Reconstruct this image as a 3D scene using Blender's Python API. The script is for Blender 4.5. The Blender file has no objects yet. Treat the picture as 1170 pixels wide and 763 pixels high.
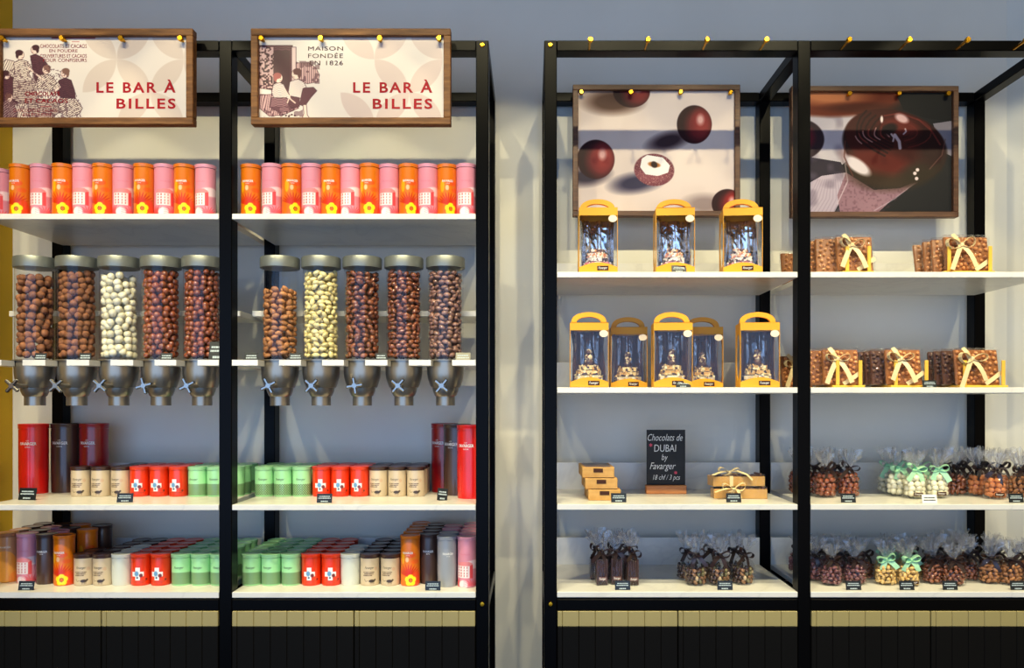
import bpy, math, random
import numpy as np
from mathutils import Vector, Matrix, Euler

random.seed(7)
rng = np.random.default_rng(7)
PI = math.pi
R = math.radians
SC = bpy.context.scene
COL = SC.collection

# ------------------------------------------------------------------ measuring frame
# the shelf fronts stand in the plane Y = 0, the camera 2.15 m in front of them, 1.45 m above the floor
S, D, CZ, VX, VY = 0.0023, 2.15, 1.45, 607.0, 458.0


def fx(px, Y=0.0):
    return (px - VX) * S * (1 + Y / D)


def fz(py, Y=0.0):
    return CZ + (VY - py) * S * (1 + Y / D)


def lin(c):
    def f(v):
        v = v / 255.0
        return v / 12.92 if v <= 0.04045 else ((v + 0.055) / 1.055) ** 2.4
    return tuple(f(v) for v in c)


# ------------------------------------------------------------------ materials
MATS = {}


def mat(name, rgb=(200, 200, 200), rough=0.5, metal=0.0, coat=0.0, spec=0.5, build=None):
    if name in MATS:
        return MATS[name]
    m = bpy.data.materials.new(name)
    m.use_nodes = True
    nt = m.node_tree
    b = nt.nodes['Principled BSDF']
    b.inputs['Base Color'].default_value = (*lin(rgb), 1)
    b.inputs['Roughness'].default_value = rough
    b.inputs['Metallic'].default_value = metal
    b.inputs['Coat Weight'].default_value = coat
    b.inputs['Coat Roughness'].default_value = 0.08
    b.inputs['Specular IOR Level'].default_value = spec
    if build:
        build(nt, b)
    MATS[name] = m
    return m


def N(nt, typ, **kw):
    n = nt.nodes.new(typ)
    for k, v in kw.items():
        setattr(n, k, v)
    return n


def ramp(nt, fac, stops):
    r = N(nt, 'ShaderNodeValToRGB')
    e = r.color_ramp.elements
    while len(e) > 1:
        e.remove(e[-1])
    for i, (p, c) in enumerate(stops):
        el = e[0] if i == 0 else e.new(p)
        el.position = p
        el.color = (*lin(c), 1)
    nt.links.new(fac, r.inputs[0])
    return r


def noise_col(scale, stops, detail=4.0, stretch=(1, 1, 1), bump=0.0, dist=0.0, rand=False):
    def f(nt, b):
        tc = N(nt, 'ShaderNodeTexCoord')
        mp = N(nt, 'ShaderNodeMapping')
        mp.inputs['Scale'].default_value = stretch
        nt.links.new(tc.outputs['Object'], mp.inputs[0])
        no = N(nt, 'ShaderNodeTexNoise')
        no.inputs['Scale'].default_value = scale
        no.inputs['Detail'].default_value = detail
        no.inputs['Distortion'].default_value = dist
        nt.links.new(mp.outputs[0], no.inputs['Vector'])
        r = ramp(nt, no.outputs[0], stops)
        out = r.outputs[0]
        if rand:
            oi = N(nt, 'ShaderNodeObjectInfo')
            hs = N(nt, 'ShaderNodeHueSaturation')
            ma = N(nt, 'ShaderNodeMapRange')
            ma.inputs[3].default_value = 0.78
            ma.inputs[4].default_value = 1.22
            nt.links.new(oi.outputs['Random'], ma.inputs[0])
            nt.links.new(ma.outputs[0], hs.inputs['Value'])
            nt.links.new(out, hs.inputs['Color'])
            out = hs.outputs[0]
        nt.links.new(out, b.inputs['Base Color'])
        if bump:
            bp = N(nt, 'ShaderNodeBump')
            bp.inputs['Strength'].default_value = bump
            bp.inputs['Distance'].default_value = 0.002
            nt.links.new(no.outputs[0], bp.inputs['Height'])
            nt.links.new(bp.outputs[0], b.inputs['Normal'])
    return f


def attr_col(nt, b):
    a = N(nt, 'ShaderNodeVertexColor', layer_name='print')
    nt.links.new(a.outputs[0], b.inputs['Base Color'])


def film(name, tint=(245, 247, 250), base=0.05, gain=1.0, rough=0.06, wrinkle=0.0, wscale=60.0, dots=None, haze=0.0):
    """clear thin film: see-through with a gloss that grows at grazing angles"""
    if name in MATS:
        return MATS[name]
    m = bpy.data.materials.new(name)
    m.use_nodes = True
    nt = m.node_tree
    nt.nodes.clear()
    out = N(nt, 'ShaderNodeOutputMaterial')
    tr = N(nt, 'ShaderNodeBsdfTransparent')
    tr.inputs[0].default_value = (*lin(tint), 1)
    gl = N(nt, 'ShaderNodeBsdfGlossy')
    gl.inputs['Roughness'].default_value = rough
    gl.inputs[0].default_value = (1, 1, 1, 1)
    fr = N(nt, 'ShaderNodeLayerWeight')      # 1 - cos of the viewing angle, the same from both sides of the film
    fr.inputs['Blend'].default_value = 0.5
    pw = N(nt, 'ShaderNodeMath', operation='POWER')
    pw.inputs[1].default_value = 4.0
    nt.links.new(fr.outputs['Facing'], pw.inputs[0])
    ma = N(nt, 'ShaderNodeMath', operation='MULTIPLY_ADD', use_clamp=True)
    ma.inputs[1].default_value = gain
    ma.inputs[2].default_value = base + 0.03
    nt.links.new(pw.outputs[0], ma.inputs[0])
    mx = N(nt, 'ShaderNodeMixShader')
    nt.links.new(ma.outputs[0], mx.inputs[0])
    nt.links.new(tr.outputs[0], mx.inputs[1])
    nt.links.new(gl.outputs[0], mx.inputs[2])
    last = mx
    if wrinkle:
        tc = N(nt, 'ShaderNodeTexCoord')
        no = N(nt, 'ShaderNodeTexNoise')
        no.inputs['Scale'].default_value = wscale
        no.inputs['Detail'].default_value = 2
        no.inputs['Distortion'].default_value = 1.2
        nt.links.new(tc.outputs['Object'], no.inputs['Vector'])
        bp = N(nt, 'ShaderNodeBump')
        bp.inputs['Strength'].default_value = wrinkle
        bp.inputs['Distance'].default_value = 0.01
        nt.links.new(no.outputs[0], bp.inputs['Height'])
        nt.links.new(bp.outputs[0], gl.inputs['Normal'])
        nt.links.new(bp.outputs[0], fr.inputs['Normal'])
    if haze:
        dfh = N(nt, 'ShaderNodeBsdfTranslucent')
        dfd = N(nt, 'ShaderNodeBsdfDiffuse')
        for q_ in (dfh, dfd):
            q_.inputs[0].default_value = (0.9, 0.9, 0.9, 1)
        mh = N(nt, 'ShaderNodeMixShader')
        nt.links.new(dfh.outputs[0], mh.inputs[1])
        nt.links.new(dfd.outputs[0], mh.inputs[2])
        m3 = N(nt, 'ShaderNodeMixShader')
        m3.inputs[0].default_value = haze
        nt.links.new(last.outputs[0], m3.inputs[1])
        nt.links.new(mh.outputs[0], m3.inputs[2])
        last = m3
    if dots:
        tc = N(nt, 'ShaderNodeTexCoord')
        vo = N(nt, 'ShaderNodeTexVoronoi')
        vo.inputs['Scale'].default_value = 330
        vo.inputs['Randomness'].default_value = 0.0
        nt.links.new(tc.outputs['Object'], vo.inputs['Vector'])
        lt = N(nt, 'ShaderNodeMath', operation='LESS_THAN')
        lt.inputs[1].default_value = 0.60
        nt.links.new(vo.outputs['Distance'], lt.inputs[0])
        df = N(nt, 'ShaderNodeBsdfPrincipled')
        df.inputs['Base Color'].default_value = (*lin(dots), 1)
        df.inputs['Roughness'].default_value = 0.35
        m2 = N(nt, 'ShaderNodeMixShader')
        mu = N(nt, 'ShaderNodeMath', operation='MULTIPLY')
        mu.inputs[1].default_value = 0.8
        nt.links.new(lt.outputs[0], mu.inputs[0])
        nt.links.new(mu.outputs[0], m2.inputs[0])
        nt.links.new(last.outputs[0], m2.inputs[1])
        nt.links.new(df.outputs[0], m2.inputs[2])
        last = m2
    nt.links.new(last.outputs[0], out.inputs[0])
    MATS[name] = m
    return m


# ------------------------------------------------------------------ mesh builder
class MB:
    def __init__(s):
        s.v, s.f, s.m = [], [], []

    def add(s, verts, faces, mi=0, M=None):
        o = len(s.v)
        if M is not None:
            verts = [tuple(M @ Vector(p)) for p in verts]
        s.v.extend(verts)
        s.f.extend([tuple(i + o for i in f) for f in faces])
        s.m.extend([mi] * len(faces))
        return s

    def box(s, x0, x1, y0, y1, z0, z1, mi=0, M=None):
        v = [(x0, y0, z0), (x1, y0, z0), (x1, y1, z0), (x0, y1, z0), (x0, y0, z1), (x1, y0, z1), (x1, y1, z1), (x0, y1, z1)]
        f = [(0, 3, 2, 1), (4, 5, 6, 7), (0, 1, 5, 4), (1, 2, 6, 5), (2, 3, 7, 6), (3, 0, 4, 7)]
        return s.add(v, f, mi, M)

    def cbox(s, x0, x1, y0, y1, z0, z1, c=0.002, mi=0, M=None):
        """box with chamfered edges"""
        v, idx = [], {}
        X, Y, Z = (x0, x1), (y0, y1), (z0, z1)
        for i in (0, 1):
            for j in (0, 1):
                for k in (0, 1):
                    sx, sy, sz = (c if i == 0 else -c), (c if j == 0 else -c), (c if k == 0 else -c)
                    idx[i, j, k, 0] = len(v); v.append((X[i], Y[j] + sy, Z[k] + sz))
                    idx[i, j, k, 1] = len(v); v.append((X[i] + sx, Y[j], Z[k] + sz))
                    idx[i, j, k, 2] = len(v); v.append((X[i] + sx, Y[j] + sy, Z[k]))
        f = []
        for i in (0, 1):
            q = [idx[i, 0, 0, 0], idx[i, 1, 0, 0], idx[i, 1, 1, 0], idx[i, 0, 1, 0]]
            f.append(tuple(q if i else q[::-1]))
            q = [idx[0, i, 0, 1], idx[0, i, 1, 1], idx[1, i, 1, 1], idx[1, i, 0, 1]]
            f.append(tuple(q if i else q[::-1]))
            q = [idx[0, 0, i, 2], idx[1, 0, i, 2], idx[1, 1, i, 2], idx[0, 1, i, 2]]
            f.append(tuple(q if i else q[::-1]))
        for a in (0, 1):
            for b in (0, 1):
                f.append((idx[a, b, 0, 0], idx[a, b, 1, 0], idx[a, b, 1, 1], idx[a, b, 0, 1]))
                f.append((idx[a, 0, b, 0], idx[a, 1, b, 0], idx[a, 1, b, 2], idx[a, 0, b, 2]))
                f.append((idx[0, a, b, 1], idx[1, a, b, 1], idx[1, a, b, 2], idx[0, a, b, 2]))
                for k in (0, 1):
                    f.append((idx[a, b, k, 0], idx[a, b, k, 1], idx[a, b, k, 2]))
        return s.add(v, f, mi, M)

    def lathe(s, prof, n=32, mi=0, M=None, cap0=True, cap1=True, mod=None):
        v, f = [], []
        for k, (r, z) in enumerate(prof):
            for i in range(n):
                a = 2 * PI * i / n
                rr = r * (mod(a, k) if mod else 1)
                v.append((rr * math.sin(a), -rr * math.cos(a), z))
        for k in range(len(prof) - 1):
            for i in range(n):
                j = (i + 1) % n
                f.append((k * n + i, k * n + j, (k + 1) * n + j, (k + 1) * n + i))
        if cap0:
            f.append(tuple(range(n))[::-1])
        if cap1:
            f.append(tuple(range((len(prof) - 1) * n, len(prof) * n)))
        return s.add(v, f, mi, M)

    def tube(s, pts, r, n=8, mi=0, M=None):
        pts = [Vector(p) for p in pts]
        v, f = [], []
        for i, p in enumerate(pts):
            t = (pts[min(i + 1, len(pts) - 1)] - pts[max(i - 1, 0)]).normalized()
            a = t.cross(Vector((0, 0, 1)))
            if a.length < 1e-3:
                a = t.cross(Vector((1, 0, 0)))
            a.normalize()
            b = t.cross(a)
            rr = r[i] if isinstance(r, (list, tuple)) else r
            for k in range(n):
                w = 2 * PI * k / n
                v.append(tuple(p + (a * math.cos(w) + b * math.sin(w)) * rr))
        for i in range(len(pts) - 1):
            for k in range(n):
                j = (k + 1) % n
                f.append((i * n + k, i * n + j, (i + 1) * n + j, (i + 1) * n + k))
        f.append(tuple(range(n))[::-1])
        f.append(tuple(range((len(pts) - 1) * n, len(pts) * n)))
        return s.add(v, f, mi, M)

    def prism(s, poly, y0, y1, mi=0, M=None):
        """outline in x,z pushed along y"""
        n = len(poly)
        v = [(x, y0, z) for x, z in poly] + [(x, y1, z) for x, z in poly]
        f = [tuple(range(n)), tuple(range(n, 2 * n))[::-1]]
        f += [(i, i + n, (i + 1) % n + n, (i + 1) % n) for i in range(n)]
        return s.add(v, f, mi, M)

    def prismz(s, poly, z0, z1, mi=0, M=None):
        n = len(poly)
        v = [(x, y, z0) for x, y in poly] + [(x, y, z1) for x, y in poly]
        f = [tuple(range(n))[::-1], tuple(range(n, 2 * n))]
        f += [(i, (i + 1) % n, (i + 1) % n + n, i + n) for i in range(n)]
        return s.add(v, f, mi, M)

    def ribbon(s, pts, w, mi=0, M=None, axis=(0, 1, 0), t=0.0006):
        """flat band along pts, w wide across its axis, with a real thickness"""
        pts = [Vector(p) for p in pts]
        v, f = [], []
        for i, p in enumerate(pts):
            tg = (pts[min(i + 1, len(pts) - 1)] - pts[max(i - 1, 0)]).normalized()
            ax = Vector(axis[i]) if isinstance(axis[0], (tuple, list, Vector)) else Vector(axis)
            ax = (ax - tg * ax.dot(tg))
            if ax.length < 1e-5:
                ax = tg.orthogonal()
            ax.normalize()
            nn = tg.cross(ax)
            ww = w[i] if isinstance(w, (list, tuple)) else w
            for a, b in ((-1, -1), (1, -1), (1, 1), (-1, 1)):
                v.append(tuple(p + ax * ww / 2 * a + nn * t / 2 * b))
        for i in range(len(pts) - 1):
            for k in range(4):
                j = (k + 1) % 4
                f.append((4 * i + k, 4 * i + j, 4 * i + 4 + j, 4 * i + 4 + k))
        n = len(pts) - 1
        f.append((3, 2, 1, 0))
        f.append((4 * n, 4 * n + 1, 4 * n + 2, 4 * n + 3))
        return s.add(v, f, mi, M)

    def ball(s, c, r, sub=1, mi=0, rot=None):
        V, F = ICO[sub]
        rr = r if isinstance(r, (tuple, list)) else (r, r, r)
        M = Matrix.Translation(c) @ (rot.to_matrix().to_4x4() if rot else Matrix()) @ Matrix.Diagonal((*rr, 1))
        return s.add(V, F, mi, M)

    def mesh(s, name, mats, smooth=None):
        me = bpy.data.meshes.new(name)
        me.from_pydata([tuple(p) for p in s.v], [], s.f)
        mats = mats if isinstance(mats, (list, tuple)) else [mats]
        for m in mats:
            me.materials.append(m)
        if len(mats) > 1:
            me.polygons.foreach_set('material_index', s.m)
        if smooth is not None:
            me.polygons.foreach_set('use_smooth', [True] * len(me.polygons))
            if smooth < 180:
                me.set_sharp_from_angle(angle=R(smooth))
        me.update()
        return me

    def build(s, name, mats, parent=None, smooth=None, bevel=0.0, loc=None):
        o = bpy.data.objects.new(name, s.mesh(name, mats, smooth))
        COL.objects.link(o)
        if parent is not None:
            o.parent = parent
        if loc is not None:
            o.location = loc
        if bevel:
            b = o.modifiers.new('edge', 'BEVEL')
            b.width = bevel
            b.segments = 2
            b.limit_method = 'ANGLE'
        return o


def ico(sub):
    import bmesh
    bm = bmesh.new()
    bmesh.ops.create_icosphere(bm, subdivisions=sub, radius=1)
    V = [tuple(v.co) for v in bm.verts]
    F = [tuple(v.index for v in f.verts) for f in bm.faces]
    bm.free()
    return V, F


ICO = {1: ico(1), 2: ico(2), 3: ico(3)}


def put(name, me, parent=None, loc=None, rot=None, scale=None):
    o = bpy.data.objects.new(name, me)
    COL.objects.link(o)
    if parent is not None:
        o.parent = parent
    if loc is not None:
        o.location = loc
    if rot is not None:
        o.rotation_euler = rot
    if scale is not None:
        o.scale = scale
    return o


def tag(o, label, cat, group=None):
    o['label'] = label
    o['category'] = cat
    if group:
        o['group'] = group
    return o


def thing(name, label, cat, loc=(0, 0, 0), rz=0.0, group=None, rx=0.0):
    o = bpy.data.objects.new(name, None)
    o.empty_display_size = 0.02
    COL.objects.link(o)
    o.location = loc
    o.rotation_euler = (rx, 0, rz)
    return tag(o, label, cat, group)


def dup(root, loc, rz, label, group=None, rx=0.0):
    """a copy of a thing with copies of its parts and sub-parts"""
    r = root.copy()
    COL.objects.link(r)
    r.location = loc
    r.rotation_euler = (rx, 0, rz)
    tag(r, label, root['category'], group or root.get('group'))
    for ch in list(root.children):
        c = ch.copy()
        COL.objects.link(c)
        c.parent = r
        for g in list(ch.children):
            d = g.copy()
            COL.objects.link(d)
            d.parent = c
    return r


def struct(o):
    o['kind'] = 'structure'
    return o


# ------------------------------------------------------------------ lettering
def text_geo(txt, shear=0.0, bold=0.0, spacing=1.0):
    cu = bpy.data.curves.new('t', 'FONT')
    cu.body = txt
    cu.size = 1.0
    cu.shear = shear
    cu.offset = bold
    cu.space_character = spacing
    cu.resolution_u = 3
    ob = bpy.data.objects.new('t', cu)
    COL.objects.link(ob)
    dg = bpy.context.evaluated_depsgraph_get()
    me = bpy.data.meshes.new_from_object(ob.evaluated_get(dg))
    v = np.array([tuple(p.co)[:2] for p in me.vertices]) if len(me.vertices) else np.zeros((0, 2))
    f = [tuple(p.vertices) for p in me.polygons]
    bpy.data.objects.remove(ob)
    bpy.data.curves.remove(cu)
    bpy.data.meshes.remove(me)
    return v, f


def text_fit(mb, txt, x0, x1, z0, h, y, shear=0.0, bold=0.0, spacing=1.0, mi=0, capref='H', bend=None, M=None):
    """lettering between x0 and x1, baseline z0, capital height h, facing -Y; bend = radius to wrap it round a tin"""
    v, f = text_geo(txt, shear, bold, spacing)
    if not len(v):
        return
    cv, _ = text_geo(capref, 0, bold)
    cap = cv[:, 1].max() - min(0, cv[:, 1].min())
    w = v[:, 0].max() - v[:, 0].min()
    X = x0 + (v[:, 0] - v[:, 0].min()) / w * (x1 - x0)
    Z = z0 + v[:, 1] / cap * h
    if bend:
        P = [(bend * math.sin(a / bend), -bend * math.cos(a / bend), z) for a, z in zip(X, Z)]
    else:
        P = [(a, y, z) for a, z in zip(X, Z)]
    mb.add(P, f, mi, M)


# ------------------------------------------------------------------ printed surfaces (colour per vertex on a fine grid)
def paint_surface(name, nu, nv, pos, colour, m, closed=False):
    u = np.linspace(0, 1, nu)
    v = np.linspace(0, 1, nv)
    U, V = np.meshgrid(u, v)
    P = pos(U, V).reshape(-1, 3)
    C = np.clip(colour(U, V), 0, 255).reshape(-1, 3) / 255.0
    C = np.where(C <= 0.04045, C / 12.92, ((C + 0.055) / 1.055) ** 2.4)
    i = np.arange((nu - 1) * (nv - 1))
    a = (i // (nu - 1)) * nu + i % (nu - 1)
    F = np.stack([a, a + 1, a + nu + 1, a + nu], 1)
    me = bpy.data.meshes.new(name)
    me.vertices.add(len(P))
    me.vertices.foreach_set('co', P.ravel())
    me.loops.add(F.size)
    me.loops.foreach_set('vertex_index', F.ravel())
    me.polygons.add(len(F))
    me.polygons.foreach_set('loop_start', np.arange(0, F.size, 4))
    me.polygons.foreach_set('use_smooth', np.ones(len(F), bool))
    ca = me.color_attributes.new('print', 'FLOAT_COLOR', 'POINT')
    ca.data.foreach_set('color', np.concatenate([C, np.ones((len(C), 1))], 1).ravel())
    me.materials.append(m)
    me.update()
    me.validate()
    return me


class Canvas:
    def __init__(s, X, Y, base):
        s.X, s.Y = X, Y
        s.C = np.empty(X.shape + (3,))
        s.C[:] = base

    def mix(s, a, col):
        a = np.clip(a, 0, 1)[..., None]
        col = np.asarray(col, float)
        s.C = s.C * (1 - a) + col * a

    def ell(s, cx, cy, rx, ry, col, rot=0.0, soft=0.1, alpha=1.0, inside=None):
        c, t = math.cos(R(rot)), math.sin(R(rot))
        x, y = s.X - cx, s.Y - cy
        d = np.sqrt(((x * c + y * t) / rx) ** 2 + ((-x * t + y * c) / ry) ** 2)
        a = np.clip((1 - d) / soft + 0.5, 0, 1) * alpha
        if inside is not None:
            a = a * inside
        s.mix(a, col)
        return a

    def poly(s, pts, col, alpha=1.0):
        ins = np.zeros(s.X.shape, bool)
        n = len(pts)
        for i in range(n):
            x0, y0 = pts[i]
            x1, y1 = pts[(i + 1) % n]
            if y0 == y1:
                continue
            c = ((y0 > s.Y) != (y1 > s.Y)) & (s.X < (x1 - x0) * (s.Y - y0) / (y1 - y0) + x0)
            ins ^= c
        a = ins * alpha
        s.mix(a, col)
        return a

    def line(s, pts, w, col, alpha=1.0):
        d = np.full(s.X.shape, 1e9)
        for (x0, y0), (x1, y1) in zip(pts[:-1], pts[1:]):
            dx, dy = x1 - x0, y1 - y0
            t = np.clip(((s.X - x0) * dx + (s.Y - y0) * dy) / (dx * dx + dy * dy + 1e-9), 0, 1)
            d = np.minimum(d, np.hypot(s.X - x0 - t * dx, s.Y - y0 - t * dy))
        s.mix(np.clip(w / 2 - d + 0.5 * min(w, 0.6), 0, 1) / max(min(w, 1.0), 0.4) * alpha, col)

    def shape(s, pts, fill, ink=(70, 36, 46), hatch=0.0, ang=60, per=2.0, w=0.7):
        a = s.poly(pts, fill)
        if hatch:
            t = R(ang)
            k = np.sin((s.X * math.cos(t) + s.Y * math.sin(t)) * 2 * PI / per + 1.2 * np.sin(s.X * 0.7))
            s.mix(a * np.clip(k * 2 + (hatch * 3 - 1.6), 0, 1) * 0.9, ink)
        s.line(list(pts) + [pts[0]], w, ink)

    def head(s, x, y, r, look=1, hair=(60, 30, 38), skin=(222, 196, 180)):
        s.ell(x, y, r, r * 1.2, (70, 36, 46), soft=0.1)
        s.ell(x, y, r - 0.45, r * 1.2 - 0.45, skin, soft=0.15)
        s.ell(x - look * r * 0.3, y - r * 0.55, r * 0.95, r * 0.75, hair, soft=0.2)
        s.ell(x - look * r * 0.75, y + r * 0.05, r * 0.4, r * 0.8, hair, soft=0.3)
        s.ell(x + look * r * 0.45, y + r * 0.05, 0.5, 0.45, (60, 30, 36), soft=0.5)
        s.line([(x + look * r * 0.3, y + r * 0.65), (x + look * r * 0.7, y + r * 0.6)], 0.5, (120, 60, 60))

    def petal(s, x0, y0, x1, y1, hw, col, alpha=1.0):
        L = math.hypot(x1 - x0, y1 - y0)
        ux, uy = (x1 - x0) / L, (y1 - y0) / L
        a = (s.X - x0) * ux + (s.Y - y0) * uy
        b = np.abs(-(s.X - x0) * uy + (s.Y - y0) * ux)
        rr = (L * L / 4 + hw * hw) / (2 * hw)
        d = np.hypot(a - L / 2, b + rr - hw)
        s.mix(np.clip(rr - d + 0.3, 0, 1) * alpha, col)


def vnoise(X, Y, sc, seed=0):
    r = np.random.default_rng(seed)
    g = r.random((64, 64))
    x, y = X * sc, Y * sc
    i, j = np.floor(x).astype(int), np.floor(y).astype(int)
    u, v = x - i, y - j
    u, v = u * u * (3 - 2 * u), v * v * (3 - 2 * v)
    G = lambda a, b: g[a % 64, b % 64]
    return (G(i, j) * (1 - u) + G(i + 1, j) * u) * (1 - v) + (G(i, j + 1) * (1 - u) + G(i + 1, j + 1) * u) * v


# ------------------------------------------------------------------ shared materials
M_wall = mat('wall paint', (226, 223, 210), 0.85, build=noise_col(3, [(0.3, (222, 219, 207)), (0.7, (230, 227, 215))]))
M_ochre = mat('ochre paint', (214, 170, 14), 0.8, build=noise_col(4, [(0.3, (210, 166, 10)), (0.7, (218, 174, 18))]))
M_floor = mat('floor tiles', (120, 112, 100), 0.5, build=noise_col(5, [(0.3, (110, 102, 92)), (0.7, (130, 122, 110))]))
M_black = mat('black steel', (4, 4, 5), 0.3, spec=0.06)
M_board = mat('shelf board', (222, 220, 213), 0.28,
              build=noise_col(3.2, [(0.0, (223, 221, 214)), (0.47, (223, 221, 214)), (0.5, (214, 212, 206)), (0.53, (223, 221, 214)), (1, (223, 221, 214))], 6, dist=1.4))
M_cab = mat('black board', (13, 12, 11), 0.6, spec=0.08)
M_gold = mat('gold paint', (158, 144, 92), 0.45)
M_wood = mat('walnut', (98, 66, 40), 0.5, spec=0.25, build=noise_col(14, [(0.25, (74, 44, 20)), (0.5, (108, 68, 32)), (0.75, (136, 92, 48))], 6, (1, 9, 9), 0.2))
M_wood2 = mat('dark walnut', (70, 44, 30), 0.5, build=noise_col(14, [(0.25, (66, 40, 24)), (0.5, (92, 58, 36)), (0.75, (112, 76, 48))], 6, (1, 9, 9), 0.2))
M_oak = mat('oiled oak', (190, 120, 64), 0.5, build=noise_col(14, [(0.25, (172, 104, 52)), (0.5, (192, 122, 66)), (0.75, (206, 140, 82))], 6, (1, 9, 9), 0.2))
M_brass = mat('brass', (214, 160, 40), 0.25, metal=1.0)
M_print = mat('matt print', rough=0.5, spec=0.2, build=attr_col)
M_glossprint = mat('gloss print', rough=0.3, coat=0.2, spec=0.25, build=attr_col)
M_tinprint = mat('tin print', rough=0.3, coat=0.35, build=attr_col)
M_crimson = mat('crimson lettering', (150, 4, 24), 0.5, spec=0.15)
M_maroon = mat('maroon lettering', (124, 16, 26), 0.6, spec=0.1)
M_brown_ink = mat('brown lettering', (72, 44, 40), 0.6, spec=0.1)
M_white_ink = mat('white lettering', (238, 236, 230), 0.5)
M_dark_ink = mat('dark lettering', (60, 56, 44), 0.5)
M_steel = mat('brushed dark steel', (150, 142, 128), 0.3, metal=0.75)
M_lid = mat('grey lid', (132, 136, 130), 0.42, metal=0.6)
M_chrome = mat('chrome', (150, 147, 140), 0.22, metal=1.0)
M_tagblack = mat('black card', (22, 27, 30), 0.4)
M_taggrey = mat('tag writing', (176, 190, 194), 0.5)
M_tagwhite = mat('white card', (235, 235, 230), 0.5)
M_chalk = mat('chalk', (226, 226, 222), 0.9)
M_slate = mat('chalkboard', (20, 22, 26), 0.7, build=noise_col(30, [(0.3, (16, 18, 22)), (0.7, (28, 30, 34))]))
M_pink_chalk = mat('pink chalk', (230, 90, 110), 0.9)
M_yellowcard = mat('yellow card', (230, 162, 14), 0.5)
M_kraft = mat('kraft card', (196, 148, 76), 0.6, build=noise_col(40, [(0.3, (186, 136, 64)), (0.7, (204, 158, 88))]))
M_creamcard = mat('cream card', (240, 224, 176), 0.5)
M_chocolabel = mat('chocolate brown card', (66, 38, 26), 0.5, spec=0.15)
M_glass = film('clear canister', tint=(253, 253, 253), base=-0.008, gain=0.9, rough=0.02)
M_cello = film('cellophane', tint=(254, 254, 254), base=-0.01, gain=0.7, rough=0.06, wrinkle=0.5, wscale=70)
M_cello_frill = film('cellophane frill', tint=(252, 252, 253), base=0.06, gain=1.2, rough=0.16, wrinkle=0.3, wscale=45, haze=0.15)
M_window = film('window film', tint=(254, 254, 254), base=-0.015, gain=0.8, rough=0.03, wrinkle=0.06, wscale=25)

# ------------------------------------------------------------------ room
WALL_Y = 0.425
struct(MB().box(-3.2, 3.2, WALL_Y, WALL_Y + 0.12, 0, 3.6).build('wall_back', M_wall))
struct(MB().box(-1.75, -1.632, -0.5, WALL_Y, 0, 3.6).build('wall_left', M_ochre))
struct(MB().prismz([(1.497, WALL_Y), (1.497 + 0.62, WALL_Y - 0.5), (1.497 + 0.70, WALL_Y - 0.42), (1.60, WALL_Y)], 0, 3.6).build('wall_right', M_wall))
struct(MB().box(-3.2, 3.2, -5.5, WALL_Y + 0.12, -0.1, 0).build('floor', M_floor))

# ------------------------------------------------------------------ steel shelving frames
PW, PD = 0.0335, 0.045          # post width, depth
REAR0, REAR1 = 0.362, 0.408     # rear posts
TOPZ, TOPB = fz(46), fz(58)
LOWT, LOWB = fz(684.5), fz(697.5)


def bolt(mb, x, z, y=0.0, r=0.0062):
    Mx = Matrix.Translation((x, y, z)) @ Matrix.Rotation(PI / 2, 4, 'X')
    mb.lathe([(r, 0), (r, 0.0015), (r * 0.8, 0.003), (r * 0.42, 0.0032), (r * 0.36, 0.001)], 20, 0, Mx, cap0=False)


def frame(label, posts, boltx):
    base = (posts[1], 0.2, 0)
    t = thing('shelving_frame', label, 'shelving', base)
    ox, oy = base[0], base[1]

    def bar(nm, x0, x1, y0, y1, z0, z1):
        MB().cbox(x0 - ox, x1 - ox, y0 - oy, y1 - oy, z0, z1, 0.0018).build(nm, M_black, t)
    for x in posts:
        bar('post', x - PW / 2, x + PW / 2, 0, PD, 0, TOPZ)
        bar('rear_post', x - PW / 2, x + PW / 2, REAR0, REAR1, 0, TOPZ)
        bar('side_rail', x - PW / 2, x + PW / 2, PD, REAR0, TOPB, TOPZ)
        bar('side_rail', x - PW / 2, x + PW / 2, PD, REAR0, LOWB, LOWT)
    for a, b in zip(posts[:-1], posts[1:]):
        bar('top_rail', a + PW / 2, b - PW / 2, 0, PD, TOPB, TOPZ)
        bar('rear_rail', a + PW / 2, b - PW / 2, REAR0, REAR1, TOPB, TOPZ)
        bar('lower_rail', a + PW / 2, b - PW / 2, 0, PD, LOWB, LOWT)
        bar('lower_rail', a + PW / 2, b - PW / 2, REAR0, REAR1, LOWB, LOWT)
    for x in boltx:
        for z in (fz(51.5), fz(690)):
            m = MB()
            bolt(m, x - ox, z, 0 - oy)
            o = m.build('bolt', M_brass, t, 40)
            o['label'] = 'brass bolt head'
    return t


PA = [fx(-26), fx(257.5), fx(551)]
PB = [fx(629), fx(919), fx(1206)]
frame('black steel shelving frame with two wooden signs hung across its top', PA, [PA[2], PA[0]])
frame('black steel shelving frame with two framed chocolate photographs hung inside', PB, [PB[0], PB[2]])


def peg_mb(L=0.06, M=None):
    m = MB()
    Mx = (M or Matrix()) @ Matrix.Rotation(PI / 2, 4, 'X')
    m.lathe([(0.0034, 0), (0.0034, L - 0.012), (0.0066, L - 0.0105), (0.0072, L - 0.002), (0.0058, L)], 16, 0, Mx)
    return m


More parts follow.
